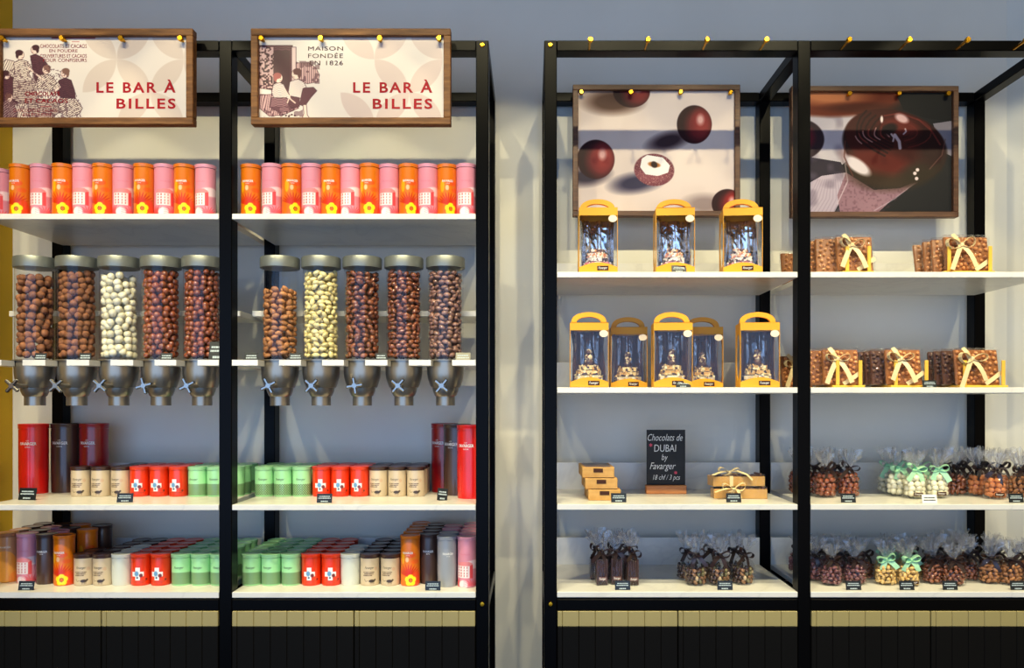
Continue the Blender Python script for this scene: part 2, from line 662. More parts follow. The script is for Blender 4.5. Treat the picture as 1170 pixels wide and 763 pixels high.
pegme = peg_mb().mesh('brass_peg', M_brass, 40)
ords = ['first', 'second', 'third', 'fourth', 'fifth', 'sixth', 'seventh', 'eighth', 'ninth', 'tenth', 'eleventh', 'twelfth', 'thirteenth']
for i, px in enumerate([673, 737, 803, 869, 961, 1028, 1093, 1158]):
    o = put('brass_peg', pegme, None, (fx(px), 0.0, fz(56)))
    tag(o, 'brass peg on front top rail above the photographs, %s from the wall gap' % ords[i], 'peg', 'brass pegs on the front top rail')
o = put('brass_peg', pegme, None, (fx(515, REAR0), REAR0, fz(108.5, REAR0)))
tag(o, 'lone brass peg on rear top rail beside the right edge of a sign', 'peg')

# ------------------------------------------------------------------ shelves
TH = 6.5


def shelf(label, x0, x1, ztop, y0=0.0, th=None, up=True, holes=(), name='display_shelf', ext=0.0):
    th = th or TH * S
    xc = (x0 + x1) / 2
    t = thing(name, label, 'shelf', (xc, 0.2, ztop))
    y1 = 0.358
    if holes:
        # straight front with a keyhole slot for every dispenser neck
        pts = [(x0, y0)]
        for h in holes:
            w, r, yc = 0.028, 0.0525, 0.10
            a0 = math.asin(w / r)
            pts += [(h - w, y0), (h - w, yc - r * math.cos(a0))]
            for k in range(1, 20):
                a = a0 + (2 * PI - 2 * a0) * k / 20
                pts.append((h - r * math.sin(a), yc - r * math.cos(a)))
            pts += [(h + w, yc - r * math.cos(a0)), (h + w, y0)]
        pts += [(x1, y0), (x1, y1), (x0, y1)]
        MB().prismz([(x - xc, y - 0.2) for x, y in pts], -th, 0).build('board', M_board, t)
    elif ext:
        pts = [(x0, y0), (x1, y0), (x1, y1), (x0 - ext, y1), (x0 - ext, PD + 0.002), (x0, PD + 0.002)]
        MB().prismz([(x - xc, y - 0.2) for x, y in pts], -th, 0).build('board', M_board, t)
    else:
        MB().cbox(x0 - xc, x1 - xc, y0 - 0.2, y1 - 0.2, -th, 0, 0.0012).build('board', M_board, t)
    if up:
        MB().cbox(x0 - xc, x1 - xc, y1 + 0.0005 - 0.2, y1 + 0.003 - 0.2, -th, 0.083, 0.0008).build('upstand', M_board, t)
    return t


G = PW / 2 + 0.0006
bays = {'AL': (PA[0] + G, PA[1] - G), 'AR': (PA[1] + G, PA[2] - G), 'BL': (PB[0] + G, PB[1] - G), 'BR': (PB[1] + G, PB[2] - G)}
ZA1, ZAD, ZA4, ZA5 = fz(244), fz(411), fz(576.5), fz(676.5)
ZB1, ZB2, ZB4, ZB5 = fz(310.5), fz(442.5), fz(576), fz(676)
DISP_Y = 0.10
dispL = [40, 88, 136, 184, 231]
dispR = [320, 367, 414, 461.5, 509]
for b, nm in (('AL', 'left'), ('AR', 'right')):
    x0, x1 = bays[b]
    side = 'nearest the ochre wall' if b == 'AL' else 'beside the bare wall gap'
    shelf('top white shelf of pink and orange tins, %s' % ('bay beside the ochre wall' if b == 'AL' else 'bay beside the bare wall gap'), x0, x1, ZA1)
    hs = [fx(p, DISP_Y) for p in (dispL if b == 'AL' else dispR)]
    shelf('white slotted shelf carrying five dispensers filled with %s' % ('round chocolate balls' if b == 'AL' else 'sugared almonds'), x0, x1, ZAD, up=False, holes=hs)
    xa = x0 if b == 'AR' else x0 - 0.034
    shelf('narrow white shelf behind the dispensers of %s' % ('round chocolate balls' if b == 'AL' else 'almonds'), xa, x1, fz(355, 0.155), 0.156, 0.016, up=False, name='back_shelf')
    shelf('white shelf below the %s' % ('ball dispensers, big red tin at its end' if b == 'AL' else 'almond dispensers, tipped price card near its end'), x0, x1, ZA4)
    shelf('bottom white shelf crowded with small tins, %s' % ('bay beside the ochre wall' if b == 'AL' else 'bay beside the bare wall gap'), x0, x1, ZA5, ext=0.034 if b == 'AL' else 0)
shelf('top white shelf holding three yellow gift boxes', *bays['BL'], ZB1)
shelf('white shelf holding five yellow gift boxes', *bays['BL'], ZB2)
shelf('white shelf holding a chalkboard between kraft boxes', *bays['BL'], ZB4)
shelf('bottom white shelf with two clusters of brown ribboned bags', *bays['BL'], ZB5)
shelf('top white shelf with two sets of chocolate slabs below the bowl photograph', *bays['BR'], ZB1)
shelf('white shelf with chocolate slabs on yellow stands above the bags', *bays['BR'], ZB2)
shelf('white shelf with bags of white and brown balls', *bays['BR'], ZB4)
shelf('bottom white shelf crowded with clear bags of almonds', *bays['BR'], ZB5)


# ------------------------------------------------------------------ base cabinets
def cabinet(label, x0, x1):
    xc = (x0 + x1) / 2
    t = thing('base_cabinet', label, 'cabinet', (xc, 0.2, 0))
    zt = LOWB - 0.001
    MB().box(x0 - xc, x1 - xc, 0.024 - 0.2, 0.355 - 0.2, 0.06, zt).box(x0 - xc, x1 - xc, 0.06 - 0.2, 0.355 - 0.2, 0.0, 0.06).build('body', M_cab, t)
    mid = xc + 0.001
    zg = fz(715.5)
    for a, b in ((x0 + 0.001, mid - 0.0012), (mid + 0.0012, x1 - 0.001)):
        d, g = MB(), MB()
        n = 7
        e = 0.011 if a < xc - 0.01 and False else 0.0
        pitch = (b - a) / (n + 0.3)
        xs = [a] + [a + pitch * (k + 0.3) for k in range(n + 1)]
        for q, w in zip(xs[:-1], xs[1:]):
            d.cbox(q - xc + 0.0003, w - xc - 0.0003, -0.003 - 0.2, 0.0235 - 0.2, 0.07, zg, 0.0012)
            g.cbox(q - xc + 0.0003, w - xc - 0.0003, -0.003 - 0.2, 0.0235 - 0.2, zg + 0.0003, zt, 0.0012)
        dd = d.build('door', M_cab, t)
        gg = g.build('gold_strip', M_gold, dd)
        gg['label'] = 'gold painted strip along the top of the door'


cabinet('black plank-fronted base cabinet below the chocolate ball dispensers', *bays['AL'])
cabinet('black plank-fronted base cabinet below the almond dispensers', *bays['AR'])
cabinet('black plank-fronted base cabinet below the gift boxes and chalkboard', *bays['BL'])
cabinet('black plank-fronted base cabinet below the bags of almonds', *bays['BR'])

# ------------------------------------------------------------------ signs
PERSON_DARK, PERSON_MID, PAPER = (72, 40, 52), (140, 104, 108), (208, 197, 188)


def sign_colour_a(X, Y):
    c = Canvas(X, Y, PAPER)
    pet = (192, 174, 162)
    for k in ((131, 66, 170, 104), (131, 66, 92, 104), (170, 104, 208, 66), (170, 104, 132, 142), (170, 104, 208, 142),
              (131, 66, 92, 28), (131, 66, 170, 28), (208, 66, 170, 28), (208, 66, 246, 28), (208, 66, 246, 104)):
        c.petal(*k, 12, pet, 0.85)
    # engraving: a group of children in old-fashioned dress, seated and standing
    ink = (62, 30, 42)
    pal, lt, md, dk = (216, 200, 184), (196, 176, 162), (150, 120, 118), (84, 48, 58)
    c.shape([(-6, 76), (4, 66), (13, 68), (20, 78), (22, 94), (10, 100), (-6, 98)], pal, ink, 0.35, 20)
    c.shape([(-6, 92), (6, 84), (16, 88), (22, 98), (24, 110), (16, 118), (-6, 118)], dk, ink, 0.75, 70)
    c.shape([(32, 62), (38, 60), (46, 64), (52, 72), (50, 82), (54, 90), (46, 96), (38, 92), (35, 80)], dk, ink, 0.55, 100)
    c.shape([(13, 70), (20, 66), (28, 68), (34, 76), (30, 82), (36, 92), (24, 96), (12, 92), (14, 82)], pal, ink, 0.3, 75)
    c.shape([(12, 90), (26, 92), (38, 90), (42, 102), (40, 116), (24, 118), (12, 112)], lt, ink, 0.45, 85)
    c.shape([(42, 84), (50, 82), (58, 86), (64, 96), (60, 108), (42, 110), (36, 100)], pal, ink, 0.4, 50)
    c.shape([(38, 100), (50, 100), (58, 106), (54, 112), (42, 112)], (232, 220, 206), ink, 0.25, 5)
    c.shape([(65, 90), (72, 87), (79, 90), (83, 102), (84, 112), (70, 112), (63, 106), (60, 100)], dk, ink, 0.85, 110)
    c.shape([(58, 98), (64, 92), (67, 97), (62, 106), (56, 104)], pal, ink, 0.2)
    c.shape([(66, 110), (84, 111), (92, 122), (88, 129), (76, 132), (64, 126)], pal, ink, 0.35, 60)
    c.shape([(30, 114), (46, 112), (62, 114), (66, 126), (54, 136), (30, 136)], lt, ink, 0.5, 95)
    c.shape([(-6, 116), (8, 112), (16, 116), (20, 136), (-6, 136)], md, ink, 0.6, 45)
    c.shape([(14, 118), (28, 116), (32, 136), (18, 136)], pal, ink, 0.3, 15)
    c.head(20.5, 61, 4.6, 1)
    c.head(37, 55, 4.4, -1)
    c.head(50, 78, 4.4, -1, (120, 84, 76))
    c.head(71.5, 82, 4.6, -1, (110, 76, 66))
    c.head(5, 84, 4.2, 1)
    c.head(8, 110, 4.2, 1, (100, 64, 60))
    c.line([(30, 76), (40, 84), (48, 90)], 2.0, (222, 196, 180)); c.line([(66, 98), (58, 104)], 1.8, (222, 196, 180))
    nz = vnoise(X, Y, 0.8, 3)
    c.mix(((nz > 0.62) & (X < 92) & (Y > 64 + np.abs(X - 36) * 0.5) & (X < 66 + (Y - 64) * 0.45)) * 0.55, ink)
    c.mix(np.clip((X + 8) / 5, 0, 1) * ((Y > 132.5) & (nz > 0.4) & (X < 88)) * 0.6, ink)
    c.line([(44, 120.2), (56, 120.2)], 0.6, (150, 40, 50))
    c.line([(80, 45.8), (88, 45.8)], 0.6, (150, 40, 50))
    c.line([(57, 41.4), (106, 41.4)], 1.8, (120, 30, 40))
    return c.C


def sign_colour_b(X, Y):
    c = Canvas(X, Y, PAPER)
    pet = (192, 170, 162)
    for k in ((427, 66, 466, 104), (505, 66, 467, 104), (388, 104, 427, 142), (467, 104, 428, 142), (467, 104, 505, 142),
              (427, 66, 388, 28), (427, 66, 466, 28), (505, 66, 467, 28)):
        c.petal(*k, 12, pet, 0.85)
    ink = (66, 28, 42)
    pal, lt, md, dk = (220, 204, 194), (192, 152, 150), (150, 106, 112), (96, 52, 64)
    # engraving: a doorway in leaves, two children playing on the ground before it
    c.shape([(295, 50), (333, 50), (333, 104), (295, 104)], dk, ink, 0.5, 90, 2.4)
    c.shape([(309, 56), (330, 56), (330, 100), (309, 100)], (62, 28, 40), ink, 0.6, 90)
    c.shape([(332, 52), (337, 52), (337, 104), (332, 104)], (206, 178, 172), ink)
    nz, n2 = vnoise(X, Y, 0.55, 5), vnoise(X, Y, 0.3, 15)
    c.mix(((X < 311) & (Y > 52) & (Y < 104) & (nz > 0.52)) * 0.85, (206, 170, 164))
    c.mix(((X < 311) & (Y > 52) & (Y < 108) & (nz < 0.3)) * 0.9, (48, 18, 30))
    c.shape([(337, 70), (352, 70), (360, 76), (364, 84), (362, 92), (350, 94), (338, 90)], lt, ink, 0.35, 0, 2.2)
    c.mix(((X > 337) & (X < 364) & (Y > 68) & (Y < 94) & (n2 > 0.55)) * 0.55, ink)
    c.shape([(295, 99), (309, 101), (309, 107), (295, 106)], pal, ink)
    c.shape([(295, 107), (312, 106), (334, 110), (340, 122), (322, 130), (306, 131), (295, 122)], lt, ink, 0.3, 10, 2.6)
    c.shape([(311, 95), (317, 92), (323, 95), (327, 104), (334, 112), (328, 116), (312, 112), (309, 104)], pal, ink, 0.2, 70)
    c.shape([(309, 110), (326, 110), (336, 118), (334, 125), (318, 127), (307, 121)], md, ink, 0.5, 80)
    c.shape([(330, 92), (338, 88), (346, 92), (350, 100), (346, 110), (334, 113), (328, 104)], (226, 212, 202), ink, 0.2, 60)
    c.shape([(345, 99), (357, 98), (361, 102), (354, 110), (347, 120), (341, 118), (343, 108)], dk, ink, 0.6, 40)
    c.shape([(345, 118), (349, 118), (350, 130), (353, 134), (344, 134), (346, 128)], (222, 196, 180), ink)
    c.shape([(330, 108), (341, 110), (341, 120), (333, 123), (326, 116)], dk, ink, 0.75, 120)
    c.line([(324, 100), (331, 112), (336, 116)], 1.8, (222, 196, 180)); c.line([(333, 98), (330, 108), (327, 116)], 1.8, (222, 196, 180))
    c.head(317, 87.5, 4.8, 1, (150, 78, 76))
    c.head(337, 83, 5.2, -1, (84, 44, 48))
    for i in range(5):
        c.ell(322 + i * 3.4, 129.5 + (i * 7) % 3, 1.3, 1.0, ink)
    c.mix(((n2 > 0.6) & (X < 345) & (Y > 120) & (Y < 132) & (X > 300)) * 0.5, ink)
    return c.C


def picture(name, label, cat, x0, x1, y0, y1, fw, Y, colour, pins, m_frame, m_print, lettering=None, depth=0.022, npix=2.6):
    """a framed print between pixel-measured edges, standing at depth Y"""
    xc, zb = (fx(x0, Y) + fx(x1, Y)) / 2, fz(y1, Y)
    t = thing(name, label, cat, (xc, Y, zb))
    k = S * (1 + Y / D)
    W, H, w = (x1 - x0) * k, (y1 - y0) * k, fw * k
    f = MB()
    f.cbox(-W / 2, W / 2, -0.004, depth, 0, w, 0.0015)
    f.cbox(-W / 2, W / 2, -0.004, depth, H - w, H, 0.0015)
    f.cbox(-W / 2, -W / 2 + w, -0.0038, depth - 0.0002, w, H - w, 0.0015)
    f.cbox(W / 2 - w, W / 2, -0.0038, depth - 0.0002, w, H - w, 0.0015)
    f.build('frame', m_frame, t)
    ix0, ix1, iy0, iy1 = x0 + fw, x1 - fw, y0 + fw, y1 - fw

    def pos(U, V):
        return np.stack([-W / 2 + w + U * (W - 2 * w), np.full(U.shape, 0.0095), w + V * (H - 2 * w)], -1)

    def colf(U, V):
        return colour(ix0 + U * (ix1 - ix0), iy1 - V * (iy1 - iy0))
    me = paint_surface('print', int((ix1 - ix0) * npix), int((iy1 - iy0) * npix), pos, colf, m_print)
    put('print', me, t)
    MB().box(-W / 2 + w, W / 2 - w, 0.0102, 0.013, w, H - w).build('backing', M_wood, t)
    for px, py in pins:
        Mx = Matrix.Translation(((px - (x0 + x1) / 2) * k, 0.0092, (y1 - py) * k))
        o = peg_mb(0.022, Mx).build('peg', M_brass, t, 40)
    if lettering:
        for mi, (mtl, items) in enumerate(lettering):
            m = MB()
            for (txt, a, b, base, cap, kw) in items:
                text_fit(m, txt, (a - (x0 + x1) / 2) * k, (b - (x0 + x1) / 2) * k, (y1 - base) * k, cap * k, 0.0088, **kw)
            m.build('lettering', mtl, t)
    return t


SY = -0.05
B0 = dict(bold=0.025, spacing=1.25)
picture('hanging_sign', 'wood-framed sign with crimson lettering and a crowd of old-time children', 'sign', -7, 221, 33, 142.5, 8, SY, sign_colour_a,
        [(5, 45.5), (73, 45.5), (140, 45.5), (207.5, 45.5)], M_wood, M_glossprint,
        [(M_crimson, [('LE BAR À', 108, 199, 104, 12, B0), ('BILLES', 131, 199, 122.3, 11.6, B0)]),
         (M_maroon, [('DE SUCHARD', 57, 106, 43.6, 3.5, {}) if False else ('CHOCOLATS ET CACAOS', 43.5, 97, 53, 4.2, {}), ('EN POUDRE', 54, 86.5, 58, 3.4, {}), ('COUVERTURES ET CACAOS', 43.5, 97, 64.2, 4.0, {}),
                     ('POUR CONFISEURS', 47, 97, 69, 3.8, {}), ('CHOCOLATS', 26, 66, 108, 5, dict(bold=0.02)), ('ET CACAOS', 26, 75, 116, 5, dict(bold=0.02)), ('CHOCOLATS ET CACAOS', 13, 63, 126.4, 3.6, {}), ('EN POUDRE', 24, 57, 131.2, 3.4, {})])])
picture('hanging_sign', 'wood-framed sign with crimson lettering and two children beside a doorway', 'sign', 287, 515, 33, 142.5, 8, SY, sign_colour_b,
        [(300, 45.5), (367.5, 45.5), (434.5, 45.5), (502, 45.5)], M_wood, M_glossprint,
        [(M_crimson, [('LE BAR À', 402.5, 493.5, 104, 12, B0), ('BILLES', 425, 493.5, 122.5, 11.6, B0)]),
         (M_brown_ink, [('MAISON', 351, 391, 56, 4.6, dict(spacing=1.1)), ('FONDÉE', 351, 391, 64.5, 4.8, dict(spacing=1.1)), ('EN 1826', 353, 391, 72.8, 5, dict(spacing=1.1))])])


# ------------------------------------------------------------------ framed photographs
def choc_ball(c, cx, cy, r, ry=None, hl=(0.35, -0.25), warm=(150, 48, 44)):
    ry = ry or r
    m = c.ell(cx, cy, r, ry, (40, 8, 13), soft=0.06)
    c.ell(cx + r * 0.25, cy + ry * 0.05, r * 0.72, ry * 0.8, (104, 26, 30), soft=0.6, inside=m)
    c.ell(cx + r * 0.42, cy - ry * 0.12, r * 0.5, ry * 0.66, warm, soft=0.9, alpha=0.8, inside=m)
    c.ell(cx + r * hl[0], cy + ry * hl[1], r * 0.2, ry * 0.26, (236, 190, 178), soft=1.0, alpha=0.85, inside=m)


def poster_balls(X, Y):
    nz = vnoise(X, Y, 0.06, 2)
    c = Canvas(X, Y, (226, 208, 196))
    c.mix(np.clip((700 - X) / 160 + (125 - Y) / 90, 0, 1) * 0.55, (186, 156, 130))
    c.mix(np.clip((Y - 190) / 90, 0, 1) * 0.35, (226, 206, 208))
    c.mix(np.clip(nz - 0.55, 0, 1) * 0.5, (206, 184, 172))
    c.ell(700, 115, 30, 13, (70, 40, 28), soft=0.8, alpha=0.9)
    c.ell(764, 160, 22, 9, (58, 38, 44), rot=-15, soft=0.9)
    c.ell(672, 200, 22, 10, (50, 40, 56), rot=-8, soft=0.9)
    c.ell(727, 208, 26, 10, (48, 44, 70), rot=-8, soft=0.9)
    c.ell(806, 232, 22, 10, (120, 100, 100), soft=0.9, alpha=0.7)
    choc_ball(c, 722, 104, 21, 17.5)
    choc_ball(c, 794, 141, 20, 22)
    choc_ball(c, 681, 181, 21.5, 22.5)
    choc_ball(c, 832, 232, 18, 17, hl=(0.3, -0.2), warm=(176, 40, 34))
    m = c.ell(748, 193, 23, 18.5, (110, 52, 62), rot=6, soft=0.06)
    c.ell(744, 200, 20, 8, (134, 70, 78), soft=0.8, inside=m)
    sp = vnoise(X, Y, 1.3, 9)
    c.mix((m > 0.5) * (sp > 0.72) * 0.6, (200, 150, 140))
    c.poly([(734, 180), (740, 176), (758, 179), (766, 188), (764, 196), (752, 200), (738, 198), (732, 190)], (244, 236, 228))
    c.ell(748, 187, 7, 3.0, (176, 104, 40), rot=10, soft=0.4)
    c.ell(748, 187, 4, 3.4, (44, 22, 14), rot=45, soft=0.4)
    return c.C


def poster_bowl(X, Y):
    nz = vnoise(X, Y, 0.3, 4)
    c = Canvas(X, Y, (24, 24, 27))
    c.poly([(895, 120), (935, 118), (990, 132), (985, 170), (960, 190), (930, 205), (895, 200)], (196, 186, 190))
    c.poly([(895, 195), (925, 178), (962, 184), (970, 200), (926, 222), (895, 230)], (40, 32, 46))
    c.poly([(895, 226), (940, 200), (968, 196), (965, 222), (950, 250), (895, 250)], (188, 172, 184))
    c.poly([(1068, 140), (1095, 136), (1095, 180), (1078, 172)], (128, 120, 126))
    c.mix(np.clip((vnoise(X, Y, 0.10, 6) - 0.45) * 2.5, 0, 1) * (X < 965) * (Y > 120) * 0.45, (104, 92, 108))
    for k in range(14):
        c.line([(905 + 5 * k, 250), (925 + 4 * k, 226), (936 + 2.5 * k, 204)], 1.0, (120, 104, 120), 0.4)
    c.ell(952, 108, 82, 24, (104, 40, 20), soft=0.2)
    c.ell(950, 108, 40, 10, (206, 130, 82), soft=0.9, alpha=0.8)
    c.ell(985, 122, 40, 6, (64, 22, 12), soft=0.8, alpha=0.8)
    c.poly([(1022, 100), (1095, 100), (1095, 138), (1060, 134), (1034, 124)], (14, 15, 19))
    # glass stem, foot and the cloth showing through it
    c.poly([(968, 196), (1000, 216), (1030, 214), (1062, 200), (1020, 228), (1000, 246), (962, 246), (958, 222)], (150, 112, 122))
    c.mix(np.clip((vnoise(X, Y, 0.5, 14) - 0.5) * 3, 0, 1) * (X > 962) * (X < 1040) * (Y > 205) * 0.35, (84, 52, 60))
    c.poly([(1040, 214), (1062, 200), (1095, 206), (1095, 250), (1004, 250)], (24, 24, 27))
    c.line([(967, 186), (970, 206), (958, 232)], 1.6, (210, 190, 196), 0.8)
    c.line([(1062, 196), (1024, 226), (1000, 240)], 1.4, (190, 170, 180), 0.7)
    # bowl of melted chocolate, ridged by the spoon
    c.ell(1024, 166, 61, 41, (40, 22, 18), rot=14, soft=0.05)
    c.ell(1016, 192, 46, 24, (58, 40, 24), soft=0.5, alpha=0.9)
    m = c.ell(1024, 160, 58, 35, (58, 14, 10), rot=14, soft=0.05)
    c.ell(1006, 184, 38, 13, (104, 32, 22), rot=12, soft=0.7, alpha=0.75)
    c.ell(1052, 196, 24, 12, (40, 30, 18), rot=-20, soft=0.7, alpha=0.9)
    c.ell(1066, 166, 16, 26, (36, 10, 8), rot=-20, soft=0.8, inside=m)
    for k in range(8):
        r = 9 + 5.6 * k
        arc = lambda a0, a1: [(1030 - r * 1.05 * math.cos(t) + 1.5 * math.sin(3 * t + k), 148 + r * 0.62 * math.sin(t) + 0.05 * r * math.cos(4 * t)) for t in np.linspace(a0, a1, 9)]
        c.line(arc(-0.75, 1.25), 2.6, (28, 5, 5), 0.85)
        r += 2.2
        c.line(arc(-0.5 + 0.09 * k, 0.9 - 0.05 * k), 1.5, (196, 150, 144) if k % 2 else (128, 54, 46), 0.85)
    for k in range(4):
        r = 12 + 8 * k
        c.line([(1030 + r * math.cos(t), 150 + r * 0.5 * math.sin(t)) for t in np.linspace(-1.0, 1.3, 8)], 1.8, (104, 34, 28) if k % 2 else (34, 8, 8), 0.7)
    c.ell(1030, 143, 22, 9, (104, 34, 26), rot=8, soft=0.6, alpha=0.8)
    c.ell(1018, 146, 9, 6, (22, 6, 8), rot=-20, soft=0.5)
    c.line([(1012, 131), (1030, 128), (1052, 136), (1066, 148), (1076, 164)], 2.2, (120, 44, 36), 0.7)
    c.ell(1032, 134, 8, 4.5, (220, 178, 172), rot=25, soft=0.6)
    c.ell(1009, 135, 1.6, 4, (240, 222, 214), soft=0.7)
    for p, q, r_ in (((1024, 153), (1030, 168), 4), ((1020, 152), (1022, 160), 2.4), ((1034, 152), (1036, 146), 2)):
        c.line([p, ((p[0] + q[0]) / 2 + 2, (p[1] + q[1]) / 2), q], r_, (196, 176, 178), 0.9)
    c.ell(981, 188, 17, 7, (236, 220, 216), rot=35, soft=0.45)
    c.line([(967, 160), (966, 178), (976, 200)], 2, (96, 50, 40), 0.8)
    c.line([(1082, 158), (1078, 176), (1064, 192)], 1.6, (110, 76, 66), 0.7)
    for p in ((1050, 193), (1047, 197), (1049, 203)):
        c.ell(*p, 2, 2, (226, 204, 200), soft=0.5)
    # small glass at the edge
    c.ell(912, 158, 31, 24, (40, 22, 28), soft=0.06)
    c.ell(908, 156, 24, 18, (116, 20, 32), soft=0.3)
    c.ell(912, 158, 31, 24, (70, 56, 66), soft=0.04, alpha=0.25)
    return c.C


PY = 0.305
picture('framed_photograph', 'framed photograph of glossy chocolate balls on a pale ground', 'picture', 654.5, 845.5, 97, 247, 6, PY, poster_balls,
        [(664, 106.5), (720.5, 106.5), (777, 106.5), (834, 106.5)], M_wood2, M_print)
picture('framed_photograph', 'framed photograph of a glass bowl of melted chocolate', 'picture', 904, 1095, 98.5, 248, 6, PY, poster_bowl,
        [(913, 108), (969.5, 108), (1026, 108), (1082, 108)], M_wood2, M_print)


# ------------------------------------------------------------------ tins
def tin_colour(kind):
    def f(A, V):   # A arc length in mm from the front, V height in mm
        if kind == 'orange':
            c = Canvas(A, V, (226, 116, 8))
            c.mix(np.clip((62 - V) / 60, 0, 1) * 0.35, (236, 96, 12))
            for (x, y, rx, ry, col) in ((-16, 76, 6, 16, (250, 176, 14)), (10, 84, 14, 7, (236, 84, 20)), (22, 66, 12, 6, (234, 90, 18)), (-2, 72, 5, 7, (246, 200, 160))):
                c.ell(x, y, rx, ry, col, soft=0.3, alpha=0.9)
            for k in range(11):
                a = R(25 + 13 * k)
                c.petal(2, 26, 2 + 44 * math.cos(a), 26 + 36 * math.sin(a), 2.4, (206, 40, 8), 0.9)
            c.ell(26, 18, 16, 22, (232, 70, 20), soft=0.3)
            for k in range(5):
                a = R(72 * k + 18)
                c.ell(8 + 8.5 * math.cos(a), 16 + 8.5 * math.sin(a), 8.5, 7.5, (250, 226, 20), soft=0.12)
            c.ell(8, 16, 5, 5, (226, 100, 20), soft=0.2)
            for k in range(9):
                a = R(40 * k)
                c.ell(8 + 5.2 * math.cos(a), 16 + 5.2 * math.sin(a), 1.3, 1.3, (70, 40, 20), soft=0.3)
            return c.C
        if kind == 'pink':
            c = Canvas(A, V, (226, 142, 158))
            c.ell(30, 62, 30, 12, (250, 214, 216), soft=0.3)
            c.poly([(-26, 26), (14, 26), (14, 58), (-26, 58)], (252, 232, 226))
            c.poly([(14, 24), (24, 24), (24, 62), (14, 60)], (232, 78, 84))
            c.poly([(-28, 58), (14, 58), (24, 64), (12, 70), (-24, 68)], (240, 140, 140))
            for i in range(4):
                for j in range(4):
                    c.poly([(-22 + i * 9, 29 + j * 7.5), (-18.5 + i * 9, 29 + j * 7.5), (-18.5 + i * 9, 34 + j * 7.5), (-22 + i * 9, 34 + j * 7.5)], (214, 120, 118))
            for k in range(9):
                a = R(15 + 18 * k)
                c.petal(22, 4, 22 + 34 * math.cos(a), 4 + 22 * math.sin(a), 1.8, (236, 86, 98), 0.95)
                c.petal(-26, 2, -26 + 26 * math.cos(a), 2 + 26 * math.sin(a), 2.2, (230, 70, 72), 0.95)
            c.ell(-6, 8, 14, 12, (250, 226, 226), soft=0.3)
            for k in range(5):
                c.line([(-4, 4 + 4 * k), (16, 10 + 4 * k)], 1.2, (238, 110, 120))
            c.line([(-14, 98), (16, 98)], 1.0, (234, 138, 156), 0.8)
            return c.C
        if kind == 'mint':
            c = Canvas(A, V, (158, 222, 158))
            lat = np.maximum(np.cos(2 * PI * (A + V) / 7.0), np.cos(2 * PI * (A - V) / 7.0))
            band = (V < 36) & (V > 4)
            c.mix(band * 0.25, (110, 140, 96))
            c.mix(band * np.clip(lat * 3 - 0.9, 0, 1), (84, 100, 66))
            return c.C
        if kind == 'red':
            c = Canvas(A, V, (224, 52, 8))
            for b in ((-14.5, -5, 29, 10),):
                c.poly([(-16, 26), (16, 26), (16, 38), (-16, 38)], (240, 238, 238))
                c.poly([(-6, 15), (6, 15), (6, 50), (-6, 50)], (240, 238, 238))
            c.ell(-3, 33, 6, 7, (96, 150, 196), soft=0.5)
            c.ell(9, 28, 5, 5, (110, 40, 44), soft=0.4)
            c.ell(-1, 22, 3, 3, (70, 90, 120), soft=0.4)
            c.line([(-14, 12), (22, 12)], 1.6, (150, 36, 14), 0.9)
            c.line([(-10, 8), (16, 8)], 1.2, (150, 36, 14), 0.8)
            c.ell(24, 17, 3, 3, (110, 36, 16), soft=0.4)
            return c.C
        if kind == 'kraft':
            c = Canvas(A, V, (202, 182, 150))
            for k, (a, b) in enumerate(((-18, 12), (-16, 10), (-18, 6))):
                c.line([(a, 37 - 4.4 * k), (b, 37 - 4.4 * k)], 2.8, (84, 60, 44), 1.0)
            nz = vnoise(A, V, 0.5, 3)
            c.mix((np.abs(V - 32) < 7) * (np.abs(A + 4) < 14) * (nz > 0.68) * 0.7, (202, 182, 150))
            c.ell(6, 13, 9, 4.2, (52, 36, 28), soft=0.3)
            for x in (1, 5, 9, 12):
                c.line([(x, 12), (x, 5)], 1.4, (64, 46, 34))
            c.ell(15, 16, 3, 2.4, (64, 46, 34), soft=0.3)
            c.line([(-16, 18), (-12, 12), (-6, 14)], 1.4, (80, 58, 44))
            c.ell(18, 46, 5, 5, (196, 150, 120), soft=0.4, alpha=0.5)
            return c.C
        if kind == 'peach':
            c = Canvas(A, V, (196, 146, 104))  # shadow on the tin's top is the base tone, its lit front painted over
            c.ell(0, 44, 34, 44, (246, 170, 70), soft=0.06)
            c.ell(30, 10, 20, 20, (246, 150, 60), soft=0.1)
            return c.C
        col = {'brown': (72, 50, 42), 'grey': (150, 154, 160), 'white': (206, 210, 198), 'bigred': (222, 22, 18), 'bigbrown': (70, 46, 38), 'bigdark': (150, 12, 22)}[kind]
        c = Canvas(A, V, col)
        return c.C
    return f


LIDCOL = {'orange': (226, 118, 10), 'pink': (226, 150, 166), 'mint': (158, 218, 158), 'red': (224, 54, 10), 'kraft': (58, 34, 30), 'peach': (168, 116, 84), 'brown': (66, 44, 38),  # peach lid carries its shade in the colour
          'grey': (158, 162, 168), 'white': (214, 218, 206), 'bigred': (220, 24, 20), 'bigbrown': (66, 44, 38), 'bigdark': (146, 14, 24)}
TINMESH = {}


